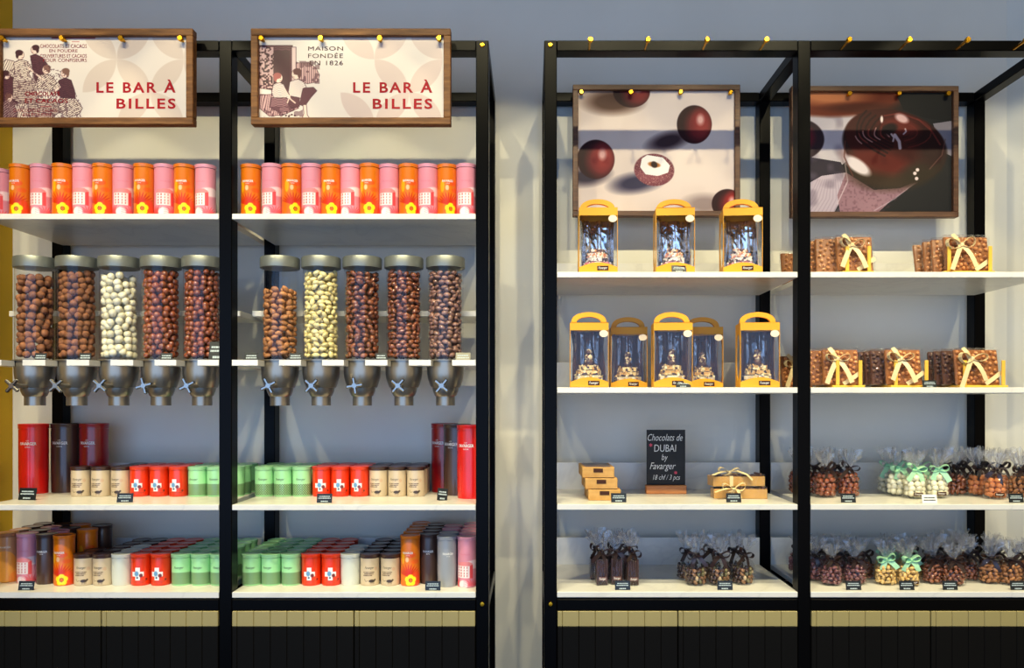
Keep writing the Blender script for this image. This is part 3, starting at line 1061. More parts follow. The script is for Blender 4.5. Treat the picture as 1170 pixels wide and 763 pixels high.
def tin_meshes(kind):
    if kind in TINMESH:
        return TINMESH[kind]
    tall = kind in ('orange', 'pink', 'brown', 'grey', 'peach')
    big = kind.startswith('big')
    r, h, lh = (0.0393, 0.205, 0.016) if big else ((0.0263, 0.136, 0.011) if tall else (0.0260, 0.085, 0.011))
    plain = kind in ('brown', 'grey', 'white', 'bigred', 'bigbrown', 'bigdark')
    nu, nv = (49, 4) if plain else (121, 90 if tall else 66)
    hb = h - lh

    def pos(U, V):
        a = (U - 0.5) * 2 * PI
        z = V * hb
        rr = r - 0.0012 * np.exp(-((V * hb) / 0.002) ** 2)
        return np.stack([rr * np.sin(a), -rr * np.cos(a), z], -1)
    cf = tin_colour(kind)
    body = paint_surface('body', nu, nv, pos, lambda U, V: cf((U - 0.5) * 2 * PI * 27.5, V * hb * 1000), M_tinprint)
    ml = mat('lid ' + kind, LIDCOL[kind], 0.32, coat=0.35)
    R1 = r + 0.0010
    lid = MB().lathe([(r - 0.0030, hb - 0.001), (r - 0.0030, hb + 0.0014), (R1, hb + 0.0016), (R1, h - 0.004), (R1 + 0.0006, h - 0.003), (R1 + 0.0004, h - 0.0008), (R1 - 0.0008, h), (R1 - 0.002, h - 0.0002),
                      (R1 - 0.003, h - 0.0012), (R1 * 0.5, h - 0.0009)], 40).mesh('lid', ml, 50)
    logo = None
    m = MB()
    rb = r + 0.0003
    if tall and kind not in ('peach',):
        zz = h * 0.64
        if kind == 'pink':
            text_fit(m, 'FAVARGER', -0.014, 0.014, zz, 0.0042, 0, bend=rb)
        else:
            text_fit(m, 'FAVARGER', -0.015, 0.015, zz, 0.0058, 0, bold=0.02, bend=rb)
            text_fit(m, 'SUISSE', -0.005, 0.005, zz - 0.005, 0.0024, 0, bend=rb)
    elif kind == 'peach':
        text_fit(m, 'FAVARGER', -0.015, 0.015, h * 0.7, 0.005, 0, bold=0.02, bend=rb)
    elif big:
        text_fit(m, 'FAVARGER', -0.023, 0.023, h * 0.70, 0.0085, 0, bold=0.02, bend=rb)
        text_fit(m, 'SUISSE', -0.008, 0.008, h * 0.70 - 0.0075, 0.0034, 0, bend=rb)
        text_fit(m, 'LES', -0.004, 0.004, h * 0.70 + 0.011, 0.003, 0, bend=rb)
    elif kind in ('mint', 'kraft'):
        text_fit(m, 'Favarger', -0.014, 0.012, 0.0465, 0.006, 0, shear=0.35, bend=rb)
    if m.v:
        mi = {'mint': M_dark_ink, 'kraft': M_dark_ink, 'pink': mat('rose lettering', (222, 120, 140), 0.5)}.get(kind, M_white_ink)
        logo = m.mesh('logo', mi)
    TINMESH[kind] = (body, lid, logo, r, h)
    return TINMESH[kind]


TINNAME = {'orange': 'tall_tin', 'pink': 'tall_tin', 'brown': 'tall_tin', 'grey': 'tall_tin', 'peach': 'tall_tin', 'mint': 'small_tin', 'red': 'small_tin', 'kraft': 'small_tin', 'white': 'small_tin',
           'bigred': 'large_tin', 'bigbrown': 'large_tin', 'bigdark': 'large_tin'}


def tin(kind, x, y, z, yaw, label, group, logo=True):
    body, lid, lg, r, h = tin_meshes(kind)
    t = thing(TINNAME[kind], label, 'tin', (x, y, z + 0.0003), yaw, group)
    put('body', body, t)
    put('lid', lid, t)
    if lg is not None and logo:
        put('logo', lg, t)
    return t


# top row
def top_row(cs, first, where):
    cnt = {'orange': 0, 'pink': 0}
    kind = first
    desc = {'orange': 'tall orange flower tin', 'pink': 'tall pink house tin'}
    tot = {k: sum(1 for i in range(len(cs)) if (i % 2 == 0) == (k == first)) for k in cnt}
    for i, px in enumerate(cs):
        y = 0.036 + random.uniform(-0.003, 0.006) + (0.044 if px < 5 else 0)
        yaw = R(random.uniform(-22, 22)) + math.atan2(fx(px, y), D + y) * -0.35
        cnt[kind] += 1
        tin(kind, fx(px, y), y, ZA1, yaw, '%s, %s %s one counted from the %s, top row' % (desc[kind], ords[cnt[kind] - 1], kind, where), 'tins in the top row')
        kind = 'pink' if kind == 'orange' else 'orange'


top_row([0.5, 23.5, 47.5, 72, 95.5, 118, 141, 165, 188.3, 210.8, 235], 'pink', 'ochre wall')
top_row([287, 311, 333.5, 356, 378.5, 400.5, 422.5, 444.5, 467, 489, 510.8, 532.7], 'orange', 'middle black post')

# shelf below the dispensers
DESC = {'mint': 'mint green lattice tin', 'red': 'orange-red tin with white cross', 'kraft': 'beige dark-lidded tin', 'white': 'plain pale grey tin', 'brown': 'tall dark brown tin', 'orange': 'tall orange flower tin',
        'pink': 'tall pink house tin', 'grey': 'tall grey tin', 'peach': 'tall peach tin, painted top shade'}
ROWW = ['front row', 'second row', 'third row', 'fourth row', 'fifth row', 'sixth row']


def block(kind, cols, y0, rows, z, shelfname, where='', step=0.0555, px_y=None):
    """columns of equal tins running back from the front row; cols = pixel centres of the front row"""
    n = len(cols)
    for j in range(rows):
        for i, px in enumerate(cols):
            y = y0 + j * (step if z < ZA4 - 0.05 else 0.0545)
            x = fx(px, px_y or y0) + random.uniform(-0.0004, 0.0004)
            yaw = R(random.uniform(-12, 12))
            nb = NEIGH[shelfname][kind]
            col = where if n == 1 else ('column beside ' + nb[0] if i == 0 else 'column beside ' + nb[1] if i == n - 1 else 'middle column')
            lab = '%s, %s%s, %s' % (DESC[kind], ROWW[j], ' ' + (col if n == 1 else col) if col else '', shelfname)
            tin(kind, x, y, z, yaw, lab, DESC[kind] + 's on the ' + shelfname, logo=(j < 1))


SL, SRt = 'shelf below ball dispensers', 'shelf below almond dispensers'
BLs, BRs = 'bottom shelf of ball dispensers', 'bottom shelf of almond dispensers'
NEIGH = {SL: {'red': ('beige tins', 'mint tins'), 'mint': ('red tins', 'post'), 'kraft': ('', ''), 'white': ('', '')}, SRt: {'mint': ('post', 'red tins'), 'red': ('mint tins', 'beige tins'), 'kraft': ('red tins', 'large tins')},
         BLs: {'red': ('grey tins', 'mint tins'), 'mint': ('red tins', 'post'), 'kraft': ('', ''), 'white': ('', '')}, BRs: {'mint': ('post', 'red tins'), 'red': ('mint tins', 'grey tins'), 'kraft': ('grey tins', 'tall tins'), 'white': ('', '')}}
# left bay, shelf 4
block('kraft', [92.5], 0.202, 1, ZA4, SL, where='nearest the ochre wall')
block('kraft', [115.5], 0.202, 1, ZA4, SL, where='second from the ochre wall')
block('kraft', [138], 0.202, 3, ZA4, SL, where='next to the red cross tins')
block('red', [160, 182, 204], 0.202, 3, ZA4, SL)
block('mint', [226, 247.5, 269], 0.202, 3, ZA4, SL)
BG = 'large tins below the dispensers'
tin('bigred', fx(38.5, 0.272), 0.272, ZA4, R(8), 'large bright red tin behind a price card, beside the ochre wall', BG)
tin('bigbrown', fx(75, 0.312), 0.312, ZA4, R(4), 'large dark brown tin between two red ones, near the ochre wall', BG)
tin('bigdark', fx(107.5, 0.3125), 0.3125, ZA4, R(-2), 'large dark red tin rising behind three beige dark-lidded tins', BG)
# right bay, shelf 4
block('mint', [302, 323.5, 345], 0.202, 3, ZA4, SRt)
block('red', [367.5, 389, 411], 0.202, 3, ZA4, SRt)
block('kraft', [432.5, 454, 475.5], 0.202, 3, ZA4, SRt)
tin('bigdark', -0.2610, 0.3150, ZA4, R(-30), 'large dark red tin beside the beige tins, behind a brown one', BG)
tin('bigbrown', -0.2165, 0.2395, ZA4, R(-25), 'large dark brown tin squeezed between dark red and bright red tins', BG)
tin('bigred', -0.1700, 0.1620, ZA4, R(-18), 'large bright red tin standing behind a black post, end of shelf', BG)
# left bay, bottom shelf
TG = 'tall tins on the bottom shelf of ball dispensers'
for kinds, px, y0 in ((('peach', 'peach', 'brown', 'brown'), 9, 0.135), (('pink', 'brown', 'pink', 'brown'), 31.5, 0.125), (('brown', 'pink', 'brown', 'orange'), 53.5, 0.113)):
    for j, k in enumerate(kinds):
        tin(k, fx(px, y0), y0 + j * 0.0565, ZA5, R(random.uniform(-8, 8) + (22 if k == 'peach' else 0)), '%s, %s behind the %s, bottom shelf by ochre wall' % (DESC[k], 'tin number %d' % j if False else ['standing', 'one', 'two', 'three'][j] + (' in front' if False else ''), {9: 'peach tin', 31.5: 'leftmost price card', 53.5: 'tall brown front tin'}[px]) if j else
            '%s, front row of bottom shelf by ochre wall' % DESC[k], TG, logo=(j == 0))
tin('orange', fx(73.5, 0.097), 0.097, ZA5, R(-2), 'tall orange flower tin, front row of bottom shelf by ochre wall', TG)
tin('orange', fx(100, 0.200), 0.200, ZA5, R(24), 'tall orange tin standing behind the first beige dark-lidded tin', TG, logo=False)
tin('brown', fx(117, 0.272), 0.272, ZA5, R(0), 'tall dark brown tin behind two orange ones, bottom shelf by ochre wall', TG, logo=False)
block('kraft', [96.5], 0.097, 2, ZA5, BLs, where='next to the tall tins')
block('kraft', [118.3], 0.097, 5, ZA5, BLs, where='next to the pale grey tin')
block('white', [139.5], 0.097, 3, ZA5, BLs)
block('kraft', [139.5], 0.097 + 3 * 0.0555, 2, ZA5, BLs, where='behind the pale grey tins', px_y=0.097)
block('red', [161.5, 184], 0.097, 5, ZA5, BLs)
block('mint', [207.5, 230, 252.0], 0.097, 5, ZA5, BLs)
# right bay, bottom shelf
block('mint', [288, 310, 333], 0.097, 5, ZA5, BRs)
block('red', [356, 378.7], 0.097, 5, ZA5, BRs)
block('white', [400.5], 0.097, 3, ZA5, BRs)
block('kraft', [422.6, 446], 0.097, 5, ZA5, BRs)
TG = 'tall tins on the bottom shelf of almond dispensers'
for kinds, px, y0, yaw in ((('orange',) * 5, 468.8, 0.093, -6), (('brown',) * 4, 490.5, 0.117, 0), (('grey', 'grey', 'pink', 'pink'), 510.8, 0.080, 14), (('pink',) * 5, 534, 0.075, -10)):
    for j, k in enumerate(kinds):
        y = y0 + j * 0.057 + (0.012 if k == 'pink' and px < 520 else 0)
        tin(k, fx(px, y0), y, ZA5, R(yaw + random.uniform(-4, 4)), '%s, %s of %s column, bottom shelf by wall gap' % (DESC[k], ROWW[j], {468.8: 'orange', 490.5: 'brown', 510.8: 'grey and pink', 534: 'pink'}[px]), TG, logo=(j == 0))

# ------------------------------------------------------------------ dispensers and what is in them
ZS = ZAD
can_z0, can_z1 = ZS + 0.004, fz(303, 0.05)
lid_z0, lid_z1 = fz(303.5, 0.05), fz(291, 0.05)
RC = 0.0488


def knob_mesh():
    m = MB()
    for a in (R(45), R(-45)):
        Mx = Matrix.Rotation(a, 4, 'Y')
        m.cbox(-0.0225, 0.0225, -0.0042, 0.0042, -0.0042, 0.0042, 0.0022, 0, Mx)
    m.lathe([(0.0062, -0.005), (0.0062, 0.005)], 20, 0, Matrix.Rotation(PI / 2, 4, 'X'))
    return m.mesh('knob', M_chrome, 30)


DISP = {}
zt = ZS - 0.002
DISP['lid'] = MB().lathe([(RC + 0.0005, lid_z0 - ZS), (RC + 0.0042, lid_z0 - ZS), (RC + 0.0046, lid_z0 - ZS + 0.003), (RC + 0.0046, lid_z1 - ZS - 0.004), (RC + 0.003, lid_z1 - ZS - 0.0005), (RC - 0.001, lid_z1 - ZS), (0.01, lid_z1 - ZS + 0.001)], 48).mesh('lid', M_lid, 40)
DISP['canister'] = MB().lathe([(RC, can_z0 - ZS), (RC, can_z1 - ZS + 0.004)], 64, cap0=False, cap1=False).mesh('canister', M_glass, 180)
rel = lambda py: fz(py, 0.055) - ZS
DISP['hopper'] = MB().lathe([(RC + 0.006, 0.0005), (RC + 0.006, 0.0035), (RC + 0.001, 0.0045), (RC - 0.001, 0.0045), (RC - 0.001, 0.0), (0.0505, -0.0005), (0.0505, rel(419)), (0.0500, rel(426)), (0.0482, rel(432)),
                             (0.0440, rel(438)), (0.0400, rel(442.3)), (0.0362, rel(442.8)), (0.0345, rel(447)), (0.0300, rel(451.5)), (0.0262, rel(453))], 56, cap0=False, cap1=True).mesh('hopper', M_steel, 30)
DISP['spout'] = MB().lathe([(0.0262, rel(452.5)), (0.0262, rel(463.3)), (0.0240, rel(463.3)), (0.0240, rel(455))], 40, cap0=False, cap1=False).mesh('spout', M_steel, 30)
DISP['knob'] = knob_mesh()
DISP['axle'] = MB().lathe([(0.0058, 0.0), (0.0058, 0.043), (0.0085, 0.044), (0.0085, 0.062)], 16, 0, Matrix.Rotation(PI / 2, 4, 'X')).mesh('axle', M_steel, 40)


def cmat(name, a, b, c, rough, coat=0.0, bump=0.0, sc=60):
    return mat(name, b, rough, coat=coat, build=noise_col(sc, [(0.25, a), (0.5, b), (0.8, c)], 4, bump=bump, rand=True))


C_truffle = cmat('cocoa dusted', (96, 56, 34), (134, 82, 50), (160, 106, 70), 0.75, bump=0.4, sc=90)
C_whiteball = cmat('white chocolate', (214, 208, 176), (226, 220, 190), (236, 230, 204), 0.35, 0.3)
C_milkball = cmat('milk chocolate gloss', (112, 56, 34), (130, 66, 40), (146, 78, 48), 0.22, 0.6)
C_almond = cmat('caramel almond', (128, 80, 44), (156, 102, 60), (182, 128, 82), 0.6, bump=0.4)
C_palealmond = cmat('ivory almond', (214, 198, 126), (228, 212, 148), (238, 226, 170), 0.35, 0.3)
C_darkalmond = cmat('dark chocolate almond', (100, 52, 34), (124, 68, 44), (146, 88, 58), 0.25, 0.5)
C_mauvealmond = cmat('mauve almond', (108, 74, 66), (132, 96, 84), (154, 116, 102), 0.3, 0.4)
C_purplealmond = cmat('purple almond', (92, 52, 56), (114, 68, 70), (138, 92, 90), 0.3, 0.5)


def ball_mesh(r, m, sub=2):
    mb = MB()
    mb.ball((0, 0, 0), r, sub)
    return mb.mesh('ball', m, 180)


def almond_mesh(L, W, m):
    V, F = ICO[2]
    mb = MB()
    out = []
    for x, y, z in V:
        t = 1 - 0.32 * max(0, x) ** 2 * (1 if x > 0 else 0)
        out.append((x * L / 2, y * W / 2 * t, z * W / 2 * 0.86 * t))
    mb.add(out, F)
    return mb.mesh('almond', m, 180)


def eul():
    return Euler((random.uniform(0, 6.28), random.uniform(0, 6.28), random.uniform(0, 6.28)))


def dispenser(px, i, side, kname, me, low, d, topz, almond, where, content, cat):
    x = fx(px, DISP_Y)
    t = thing('candy_dispenser', 'clear cylindrical dispenser of %s, %s' % (content, where.replace('dispenser ', '').replace('ball ', '')), 'dispenser', (x, DISP_Y, ZS), 0, 'candy dispensers')
    for p in ('lid', 'canister', 'hopper', 'spout'):
        put(p, DISP[p], t)
    ax = put('axle', DISP['axle'], t, (0, -0.036, rel(441)))
    kz = {'left': [0, 2, -3, 30, 18], 'right': [16, -4, 34, -8, -4]}[side][i]
    k = put('knob', DISP['knob'], t, (0, -0.036 - 0.064, rel(441)), (0, R(kz + random.uniform(-4, 4)), 0))
    k['label'] = 'chrome cross-shaped turning knob'
    # ---- contents: the layer against the glass facing out, each one its own object
    camdir = math.atan2(-x, D + DISP_Y)          # direction to the viewer, measured like the placing angle
    rowh = d * (0.77 if not almond else 0.76)
    z = can_z0 + d * 0.78
    top = topz
    rest = MB()
    r0 = RC - 0.0012 - d * 0.5
    nper = int(2 * PI * r0 / (d * (0.97 if not almond else 1.22)))
    row = 0
    lab = '%s in the %s' % (cat[0], where)
    while z < top - d * 0.35:
        off = random.uniform(0, 6.28)
        for q in range(nper):
            a = off + 2 * PI * (q + random.uniform(-0.12, 0.12)) / nper
            rr = r0 - random.uniform(0, 0.0022)
            zz = z + random.uniform(-0.22, 0.22) * d
            da = (a - camdir + PI) % (2 * PI) - PI
            loc = (x + rr * math.sin(a), DISP_Y - rr * math.cos(a), zz)
            if zz > min(top - d * 0.2 + random.uniform(-0.006, 0.003), lid_z0 - d * 0.68):
                continue
            if abs(da) < 1.5:
                if almond:
                    e = Matrix.Rotation(a, 3, 'Z') @ Euler((random.uniform(0, 6.28), random.gauss(0, 0.5), random.gauss(0, 0.35))).to_matrix()
                    rot = e.to_euler()
                else:
                    rot = eul()
                o = put(kname, me, None, loc, rot)
                sc = random.uniform(0.93, 1.04)
                o.scale = (sc, sc, sc * random.uniform(0.9, 1.0))
                tag(o, lab, cat[1], cat[2] + ' in the ' + where)
            else:
                rest.ball((loc[0] - x, loc[1] - DISP_Y, zz - ZS), d * 0.47, 1)
        # inner layers
        if z > lid_z0 - d * 0.8:
            z += rowh
            continue
        for rr2, n2 in ((r0 - d * 0.98, 0.95), (r0 - d * 1.9, 1.0)):
            if rr2 < 0.004:
                continue
            n = max(3, int(2 * PI * rr2 / d / n2))
            o2 = random.uniform(0, 6)
            for q in range(n):
                a = o2 + 2 * PI * q / n
                rest.ball((rr2 * math.sin(a), -rr2 * math.cos(a), z - ZS + random.uniform(-0.2, 0.2) * d), d * 0.47, 1)
        z += rowh
        row += 1
    o = rest.build('loose_' + kname + '_fill', low, None, 180, loc=(x, DISP_Y, ZS))
    tag(o, 'inner mass of %s in the %s' % (cat[2], where), cat[1])
    o['kind'] = 'stuff'


def top_at(py):
    return fz(py, 0.06)


B_tr = ball_mesh(0.0112, C_truffle)
B_tr2 = ball_mesh(0.0108, C_truffle)
B_wh = ball_mesh(0.0112, C_whiteball)
B_mk = ball_mesh(0.0101, C_milkball)
B_mk2 = ball_mesh(0.0090, C_milkball)
A_ca = almond_mesh(0.0250, 0.0168, C_almond)
A_pa = almond_mesh(0.0232, 0.0150, C_palealmond)
A_da = almond_mesh(0.0226, 0.0152, C_darkalmond)
A_da2 = almond_mesh(0.0208, 0.0140, C_darkalmond)
A_mv = almond_mesh(0.0206, 0.0142, C_mauvealmond)
WL = ['dispenser nearest the ochre wall', 'dispenser second from the ochre wall', 'dispenser with white balls', 'dispenser between white balls and smallest balls', 'ball dispenser touching the black post']
WR = ['half-empty dispenser beside the black post', 'dispenser of ivory almonds', 'dispenser between ivory and smallest dark almonds', 'dispenser second from the bare wall gap', 'dispenser nearest the bare wall gap']
dispenser(dispL[0], 0, 'left', 'dusted_truffle', B_tr, C_truffle, 0.0224, top_at(296), False, WL[0], 'dusted brown truffles', ('round dusted brown truffle', 'chocolate', 'dusted truffles'))
dispenser(dispL[1], 1, 'left', 'dusted_truffle', B_tr2, C_truffle, 0.0216, top_at(300), False, WL[1], 'dusted brown truffles', ('round dusted brown truffle', 'chocolate', 'dusted truffles'))
dispenser(dispL[2], 2, 'left', 'white_chocolate_ball', B_wh, C_whiteball, 0.0224, top_at(312), False, WL[2], 'white chocolate balls', ('round white chocolate ball', 'chocolate', 'white chocolate balls'))
dispenser(dispL[3], 3, 'left', 'milk_chocolate_ball', B_mk, C_milkball, 0.0202, top_at(304), False, WL[3], 'glossy milk chocolate balls', ('glossy milk chocolate ball', 'chocolate', 'milk chocolate balls'))
dispenser(dispL[4], 4, 'left', 'milk_chocolate_ball', B_mk2, C_milkball, 0.0180, top_at(303), False, WL[4], 'small glossy milk chocolate balls', ('small glossy milk chocolate ball', 'chocolate', 'milk chocolate balls'))
dispenser(dispR[0], 0, 'right', 'caramel_almond', A_ca, C_almond, 0.0190, top_at(325), True, WR[0], 'tan almonds', ('tan dusted almond', 'almond', 'tan almonds'))
dispenser(dispR[1], 1, 'right', 'ivory_almond', A_pa, C_palealmond, 0.0170, top_at(303), True, WR[1], 'ivory almonds', ('ivory sugared almond', 'almond', 'ivory almonds'))
dispenser(dispR[2], 2, 'right', 'chocolate_almond', A_da, C_darkalmond, 0.0170, top_at(305), True, WR[2], 'dark chocolate almonds', ('dark chocolate almond', 'almond', 'dark chocolate almonds'))
dispenser(dispR[3], 3, 'right', 'chocolate_almond', A_da2, C_darkalmond, 0.0160, top_at(305), True, WR[3], 'dark chocolate almonds', ('small dark chocolate almond', 'almond', 'dark chocolate almonds'))
dispenser(dispR[4], 4, 'right', 'mauve_almond', A_mv, C_mauvealmond, 0.0162, top_at(300), True, WR[4], 'mauve brown almonds', ('mauve brown almond', 'almond', 'mauve almonds'))


# ------------------------------------------------------------------ price cards
def price_card(px, py, w, h, Y, z, label, yaw=0.0, lean=-0.22, roll=0.0, m=None, wr=None, lines=3):
    """small card leaning back on a shelf: px/w in photograph units"""
    k = S * (1 + Y / D)
    W, H = w * k, h * k
    t = thing('price_card', label, 'price card', (fx(px, Y), Y, z), yaw, 'price cards')
    Mx = Matrix.Rotation(lean, 4, 'X') @ Matrix.Rotation(roll, 4, 'Y')
    MB().cbox(-W / 2, W / 2, -0.0006, 0.0006, 0, H, 0.0004, 0, Mx).cbox(-W * 0.3, W * 0.3, 0.001, H * 0.55, 0, 0.001, 0.0004).build('card', m or M_tagblack, t)
    tx = MB()
    rr = random.Random(int(px * 10))
    rows = {3: ((0.70, 0.70, 0.10), (0.50, 0.80, 0.10), (0.16, 0.45, 0.12)), 2: ((0.62, 0.75, 0.14), (0.32, 0.8, 0.14))}[lines]
    for zc, wd, hh in rows:
        a = -W * wd / 2
        while a < W * wd / 2 - 0.0012:
            L = rr.uniform(0.002, 0.006)
            b = min(a + L, W * wd / 2)
            tx.box(a, b, -0.0009, -0.0006, H * (zc - hh / 2), H * (zc + hh / 2), 0, Mx)
            a = b + 0.0009
    tx.build('writing', wr or M_taggrey, t)
    return t


pc = price_card
for px, nm in ((46, 'first'), (97, 'second'), (190, 'fourth')):
    pc(px, 0, 13, 8.5, 0.022, ZAD, 'small black price card before the %s dispenser from the ochre wall' % nm, R(6), lines=2)
pc(246.5, 0, 17, 22, 0.02, ZAD, 'biggest black card on the dispenser shelf, beside the black post')
pc(287, 0, 15, 8.5, 0.02, ZAD, 'small black price card left of the half-empty almond dispenser', lines=2)
pc(337.5, 0, 15, 8.5, 0.022, ZAD, 'small black price card between tan and ivory almond dispensers', lines=2)
pc(435.5, 0, 13, 8.5, 0.022, ZAD, 'small black price card between the two dark almond dispensers', lines=2)
pc(529, 0, 17, 9, 0.022, ZAD, 'black price card, painted pale as lit, beside the dispenser nearest the bare wall', m=mat('lit black card', (150, 146, 128), 0.25), lines=2)  # the card is black; the light falling on it is put into this colour
pc(30.5, 0, 22, 14, 0.10, ZA4, 'blackish price card standing before the big red tin, ochre wall side', R(-8))
pc(142.5, 0, 18, 10.5, 0.05, ZA4, 'black price card before beige and red tins below ball dispensers', R(4))
pc(370.5, 0, 17.5, 10.5, 0.04, ZA4, 'black price card before the red cross tins below almond dispensers')
pc(505, 0, 12, 14, 0.09, ZA4, 'tipped black price card before the big dark red and brown tins', R(20), roll=R(8))
pc(29.5, 0, 18, 10.5, 0.022, ZA5, 'black price card before the tall pink tin on bottom shelf')
pc(494.5, 0, 17.5, 10.5, 0.02, ZA5, 'black price card before the tall dark brown tin on bottom shelf')
pc(776, 0, 17, 8.5, 0.008, ZB1, 'black price card before the middle yellow box, top gift shelf')
pc(781, 0, 17, 8.5, 0.008, ZB2, 'black price card before yellow boxes on second gift shelf')
pc(1062.5, 0, 16, 8.5, 0.008, ZB2, 'black price card before the slabs on yellow stands')
pc(707, 0, 17.5, 10.5, 0.04, ZB4, 'black price card before the stack of kraft boxes')
pc(838.5, 0, 17, 10.5, 0.04, ZB4, 'black price card before the two ribboned kraft boxes')
pc(969.5, 0, 17, 10.5, 0.035, ZB4, 'black price card before bags of brown balls')
pc(1062.5, 0, 17, 9.5, 0.03, ZB4, 'white price card with black band before bags of white balls', m=M_tagwhite, wr=M_tagblack, lines=2)
pc(1161.5, 0, 17, 10.5, 0.035, ZB4, 'black price card before bags of tan truffles')
pc(711.5, 0, 17.5, 10.5, 0.02, ZB5, 'black price card before the tall brown stick bags')
pc(828.5, 0, 17.5, 10.5, 0.02, ZB5, 'black price card before the brown ribboned nut bags')
pc(975.5, 0, 17.5, 10.5, 0.02, ZB5, 'black price card before the purple almond bags')
pc(1036.5, 0, 17, 10.5, 0.02, ZB5, 'black price card before the mint ribboned almond bags')
pc(1086, 0, 17, 10.5, 0.02, ZB5, 'black price card before the dark chocolate almond bags')
pc(1163.5, 0, 17.5, 10.5, 0.02, ZB5, 'black price card before the tan almond bags')

# ------------------------------------------------------------------ yellow gift boxes
BW, BD_, BH = 0.102, 0.09, 0.172
M_liner = film('dotted foil wrap', tint=(96, 78, 72), base=0.24, gain=1.2, rough=0.12, wrinkle=0.8, wscale=15, dots=(96, 58, 44))
M_liner_plain = film('crinkled foil wrap', tint=(110, 100, 104), base=0.6, gain=1.0, rough=0.14, wrinkle=0.55, wscale=16)
M_cream_sticker = mat('cream sticker', (240, 222, 190), 0.4)


def speckle(cols):
    def f(nt, b):
        tc = N(nt, 'ShaderNodeTexCoord')
        vo = N(nt, 'ShaderNodeTexVoronoi')
        vo.inputs['Scale'].default_value = 150
        nt.links.new(tc.outputs['Object'], vo.inputs['Vector'])
        sp = N(nt, 'ShaderNodeSeparateColor')
        nt.links.new(vo.outputs['Color'], sp.inputs[0])
        r = ramp(nt, sp.outputs[0], [(i / len(cols), c) for i, c in enumerate(cols)])
        r.color_ramp.interpolation = 'CONSTANT'
        nt.links.new(r.outputs[0], b.inputs['Base Color'])
    return f


TREE_A = [mat('tier white', build=speckle([(236, 222, 200), (90, 60, 50), (240, 226, 206), (224, 150, 90)])), mat('tier rose', build=speckle([(224, 128, 142), (238, 170, 176), (206, 92, 108), (240, 226, 220)])),
          mat('tier dark white', build=speckle([(238, 232, 220), (64, 50, 52), (232, 226, 214), (120, 96, 90)])), mat('tier blossom', build=speckle([(240, 222, 200), (226, 150, 120), (244, 236, 224)]))]
TREE_B = [mat('tier nut', build=speckle([(226, 196, 130), (206, 160, 86), (238, 220, 170), (72, 44, 30)])), mat('tier choc nut', build=speckle([(78, 46, 34), (212, 186, 140), (92, 56, 40), (230, 210, 170)])),
          mat('tier cream nut', build=speckle([(236, 222, 178), (222, 196, 130), (244, 234, 204)])), mat('tier choc', build=speckle([(70, 42, 32), (84, 52, 40), (60, 36, 28), (200, 180, 150)]))]


def tree_mesh(variant):
    m = MB()
    mats = TREE_A if variant == 'rose' else TREE_B
    order = [0, 1, 2, 3, 0] if variant == 'rose' else [1, 2, 0, 0, 3]
    z = 0.008
    rr = [0.043, 0.039, 0.034, 0.028, 0.021]
    rnd = random.Random(3)
    nt_ = 5 if variant == 'rose' else 4
    zs = []
    for k in range(nt_):
        r, hgt = rr[k], (0.0125 if variant == 'rose' else 0.0135)
        poly = []
        for q in range(16):
            a = 2 * PI * q / 16 + k * 0.2
            q2 = r * (1.0 if q % 2 == 0 else 0.86) * rnd.uniform(0.95, 1.03)
            poly.append((q2 * math.cos(a), q2 * math.sin(a) * 0.9))
        m.prismz(poly, z, z + hgt * 0.8, order[k])
        for q in range(26):
            a = rnd.uniform(0, 6.28)
            q2 = r * rnd.uniform(0.7, 0.98)
            m.ball((q2 * math.cos(a), q2 * math.sin(a) * 0.9, z + hgt * rnd.uniform(0.2, 0.95)), rnd.uniform(0.0022, 0.0042), 1, order[(k + rnd.randint(0, 1)) % 5])
        z += hgt
    if variant != 'rose':
        for k, r in enumerate((0.0125, 0.011, 0.0095)):
            m.ball((0, 0, z + 0.006), (r, r, 0.010), 2, 3 if k != 1 else 1)
            z += 0.0135
    return m.mesh('chocolate_tree', mats, 40)


def carton_mesh():
    m = MB()
    w, d, h, t = BW / 2, BD_ / 2, BH, 0.0012
    # front: low curved lip and upper band
    n = 20
    lip = [(-w, 0), (w, 0), (w, 0.014)] + [(w - 2 * w * k / n, 0.014 + 0.013 * math.sin(PI * k / n)) for k in range(1, n)] + [(-w, 0.014)]
    m.prism(lip, -d, -d + t)
    m.box(-w, w, -d, -d + t, h - 0.021, h)
    m.box(-w, w, -d, d, 0, t)
    m.box(-w, w, -d, d, h - t, h)
    # back: border around a tall opening
    m.box(-w, w, d - t, d, 0, 0.02); m.box(-w, w, d - t, d, h - 0.02, h)
    # sides with an almond-shaped window each
    for sx in (-1, 1):
        x0, x1 = (-w, -w + t) if sx < 0 else (w - t, w)
        N_ = 28
        outer, inner = [], []
        for k in range(N_):
            a = 2 * PI * k / N_
            c, s_ = math.cos(a), math.sin(a)
            e = 1 / max(abs(c) / d, abs(s_) / (h / 2))
            outer.append((c * e, h / 2 + s_ * e))
            inner.append((c * d * 0.74 - d * 0.02, h * 0.48 + s_ * h * 0.37))
        v, f = [], []
        for xx in (x0, x1):
            v += [(xx, p[0], p[1]) for p in outer] + [(xx, p[0], p[1]) for p in inner]
        for k in range(N_):
            j = (k + 1) % N_
            f.append((k, j, N_ + j, N_ + k))
            o = 2 * N_
            f.append((o + k, o + N_ + k, o + N_ + j, o + j))
            f.append((N_ + k, N_ + j, o + N_ + j, o + N_ + k))
            f.append((k, o + k, o + j, j))
        m.add(v, f)
    return m.mesh('carton', M_yellowcard, 30)


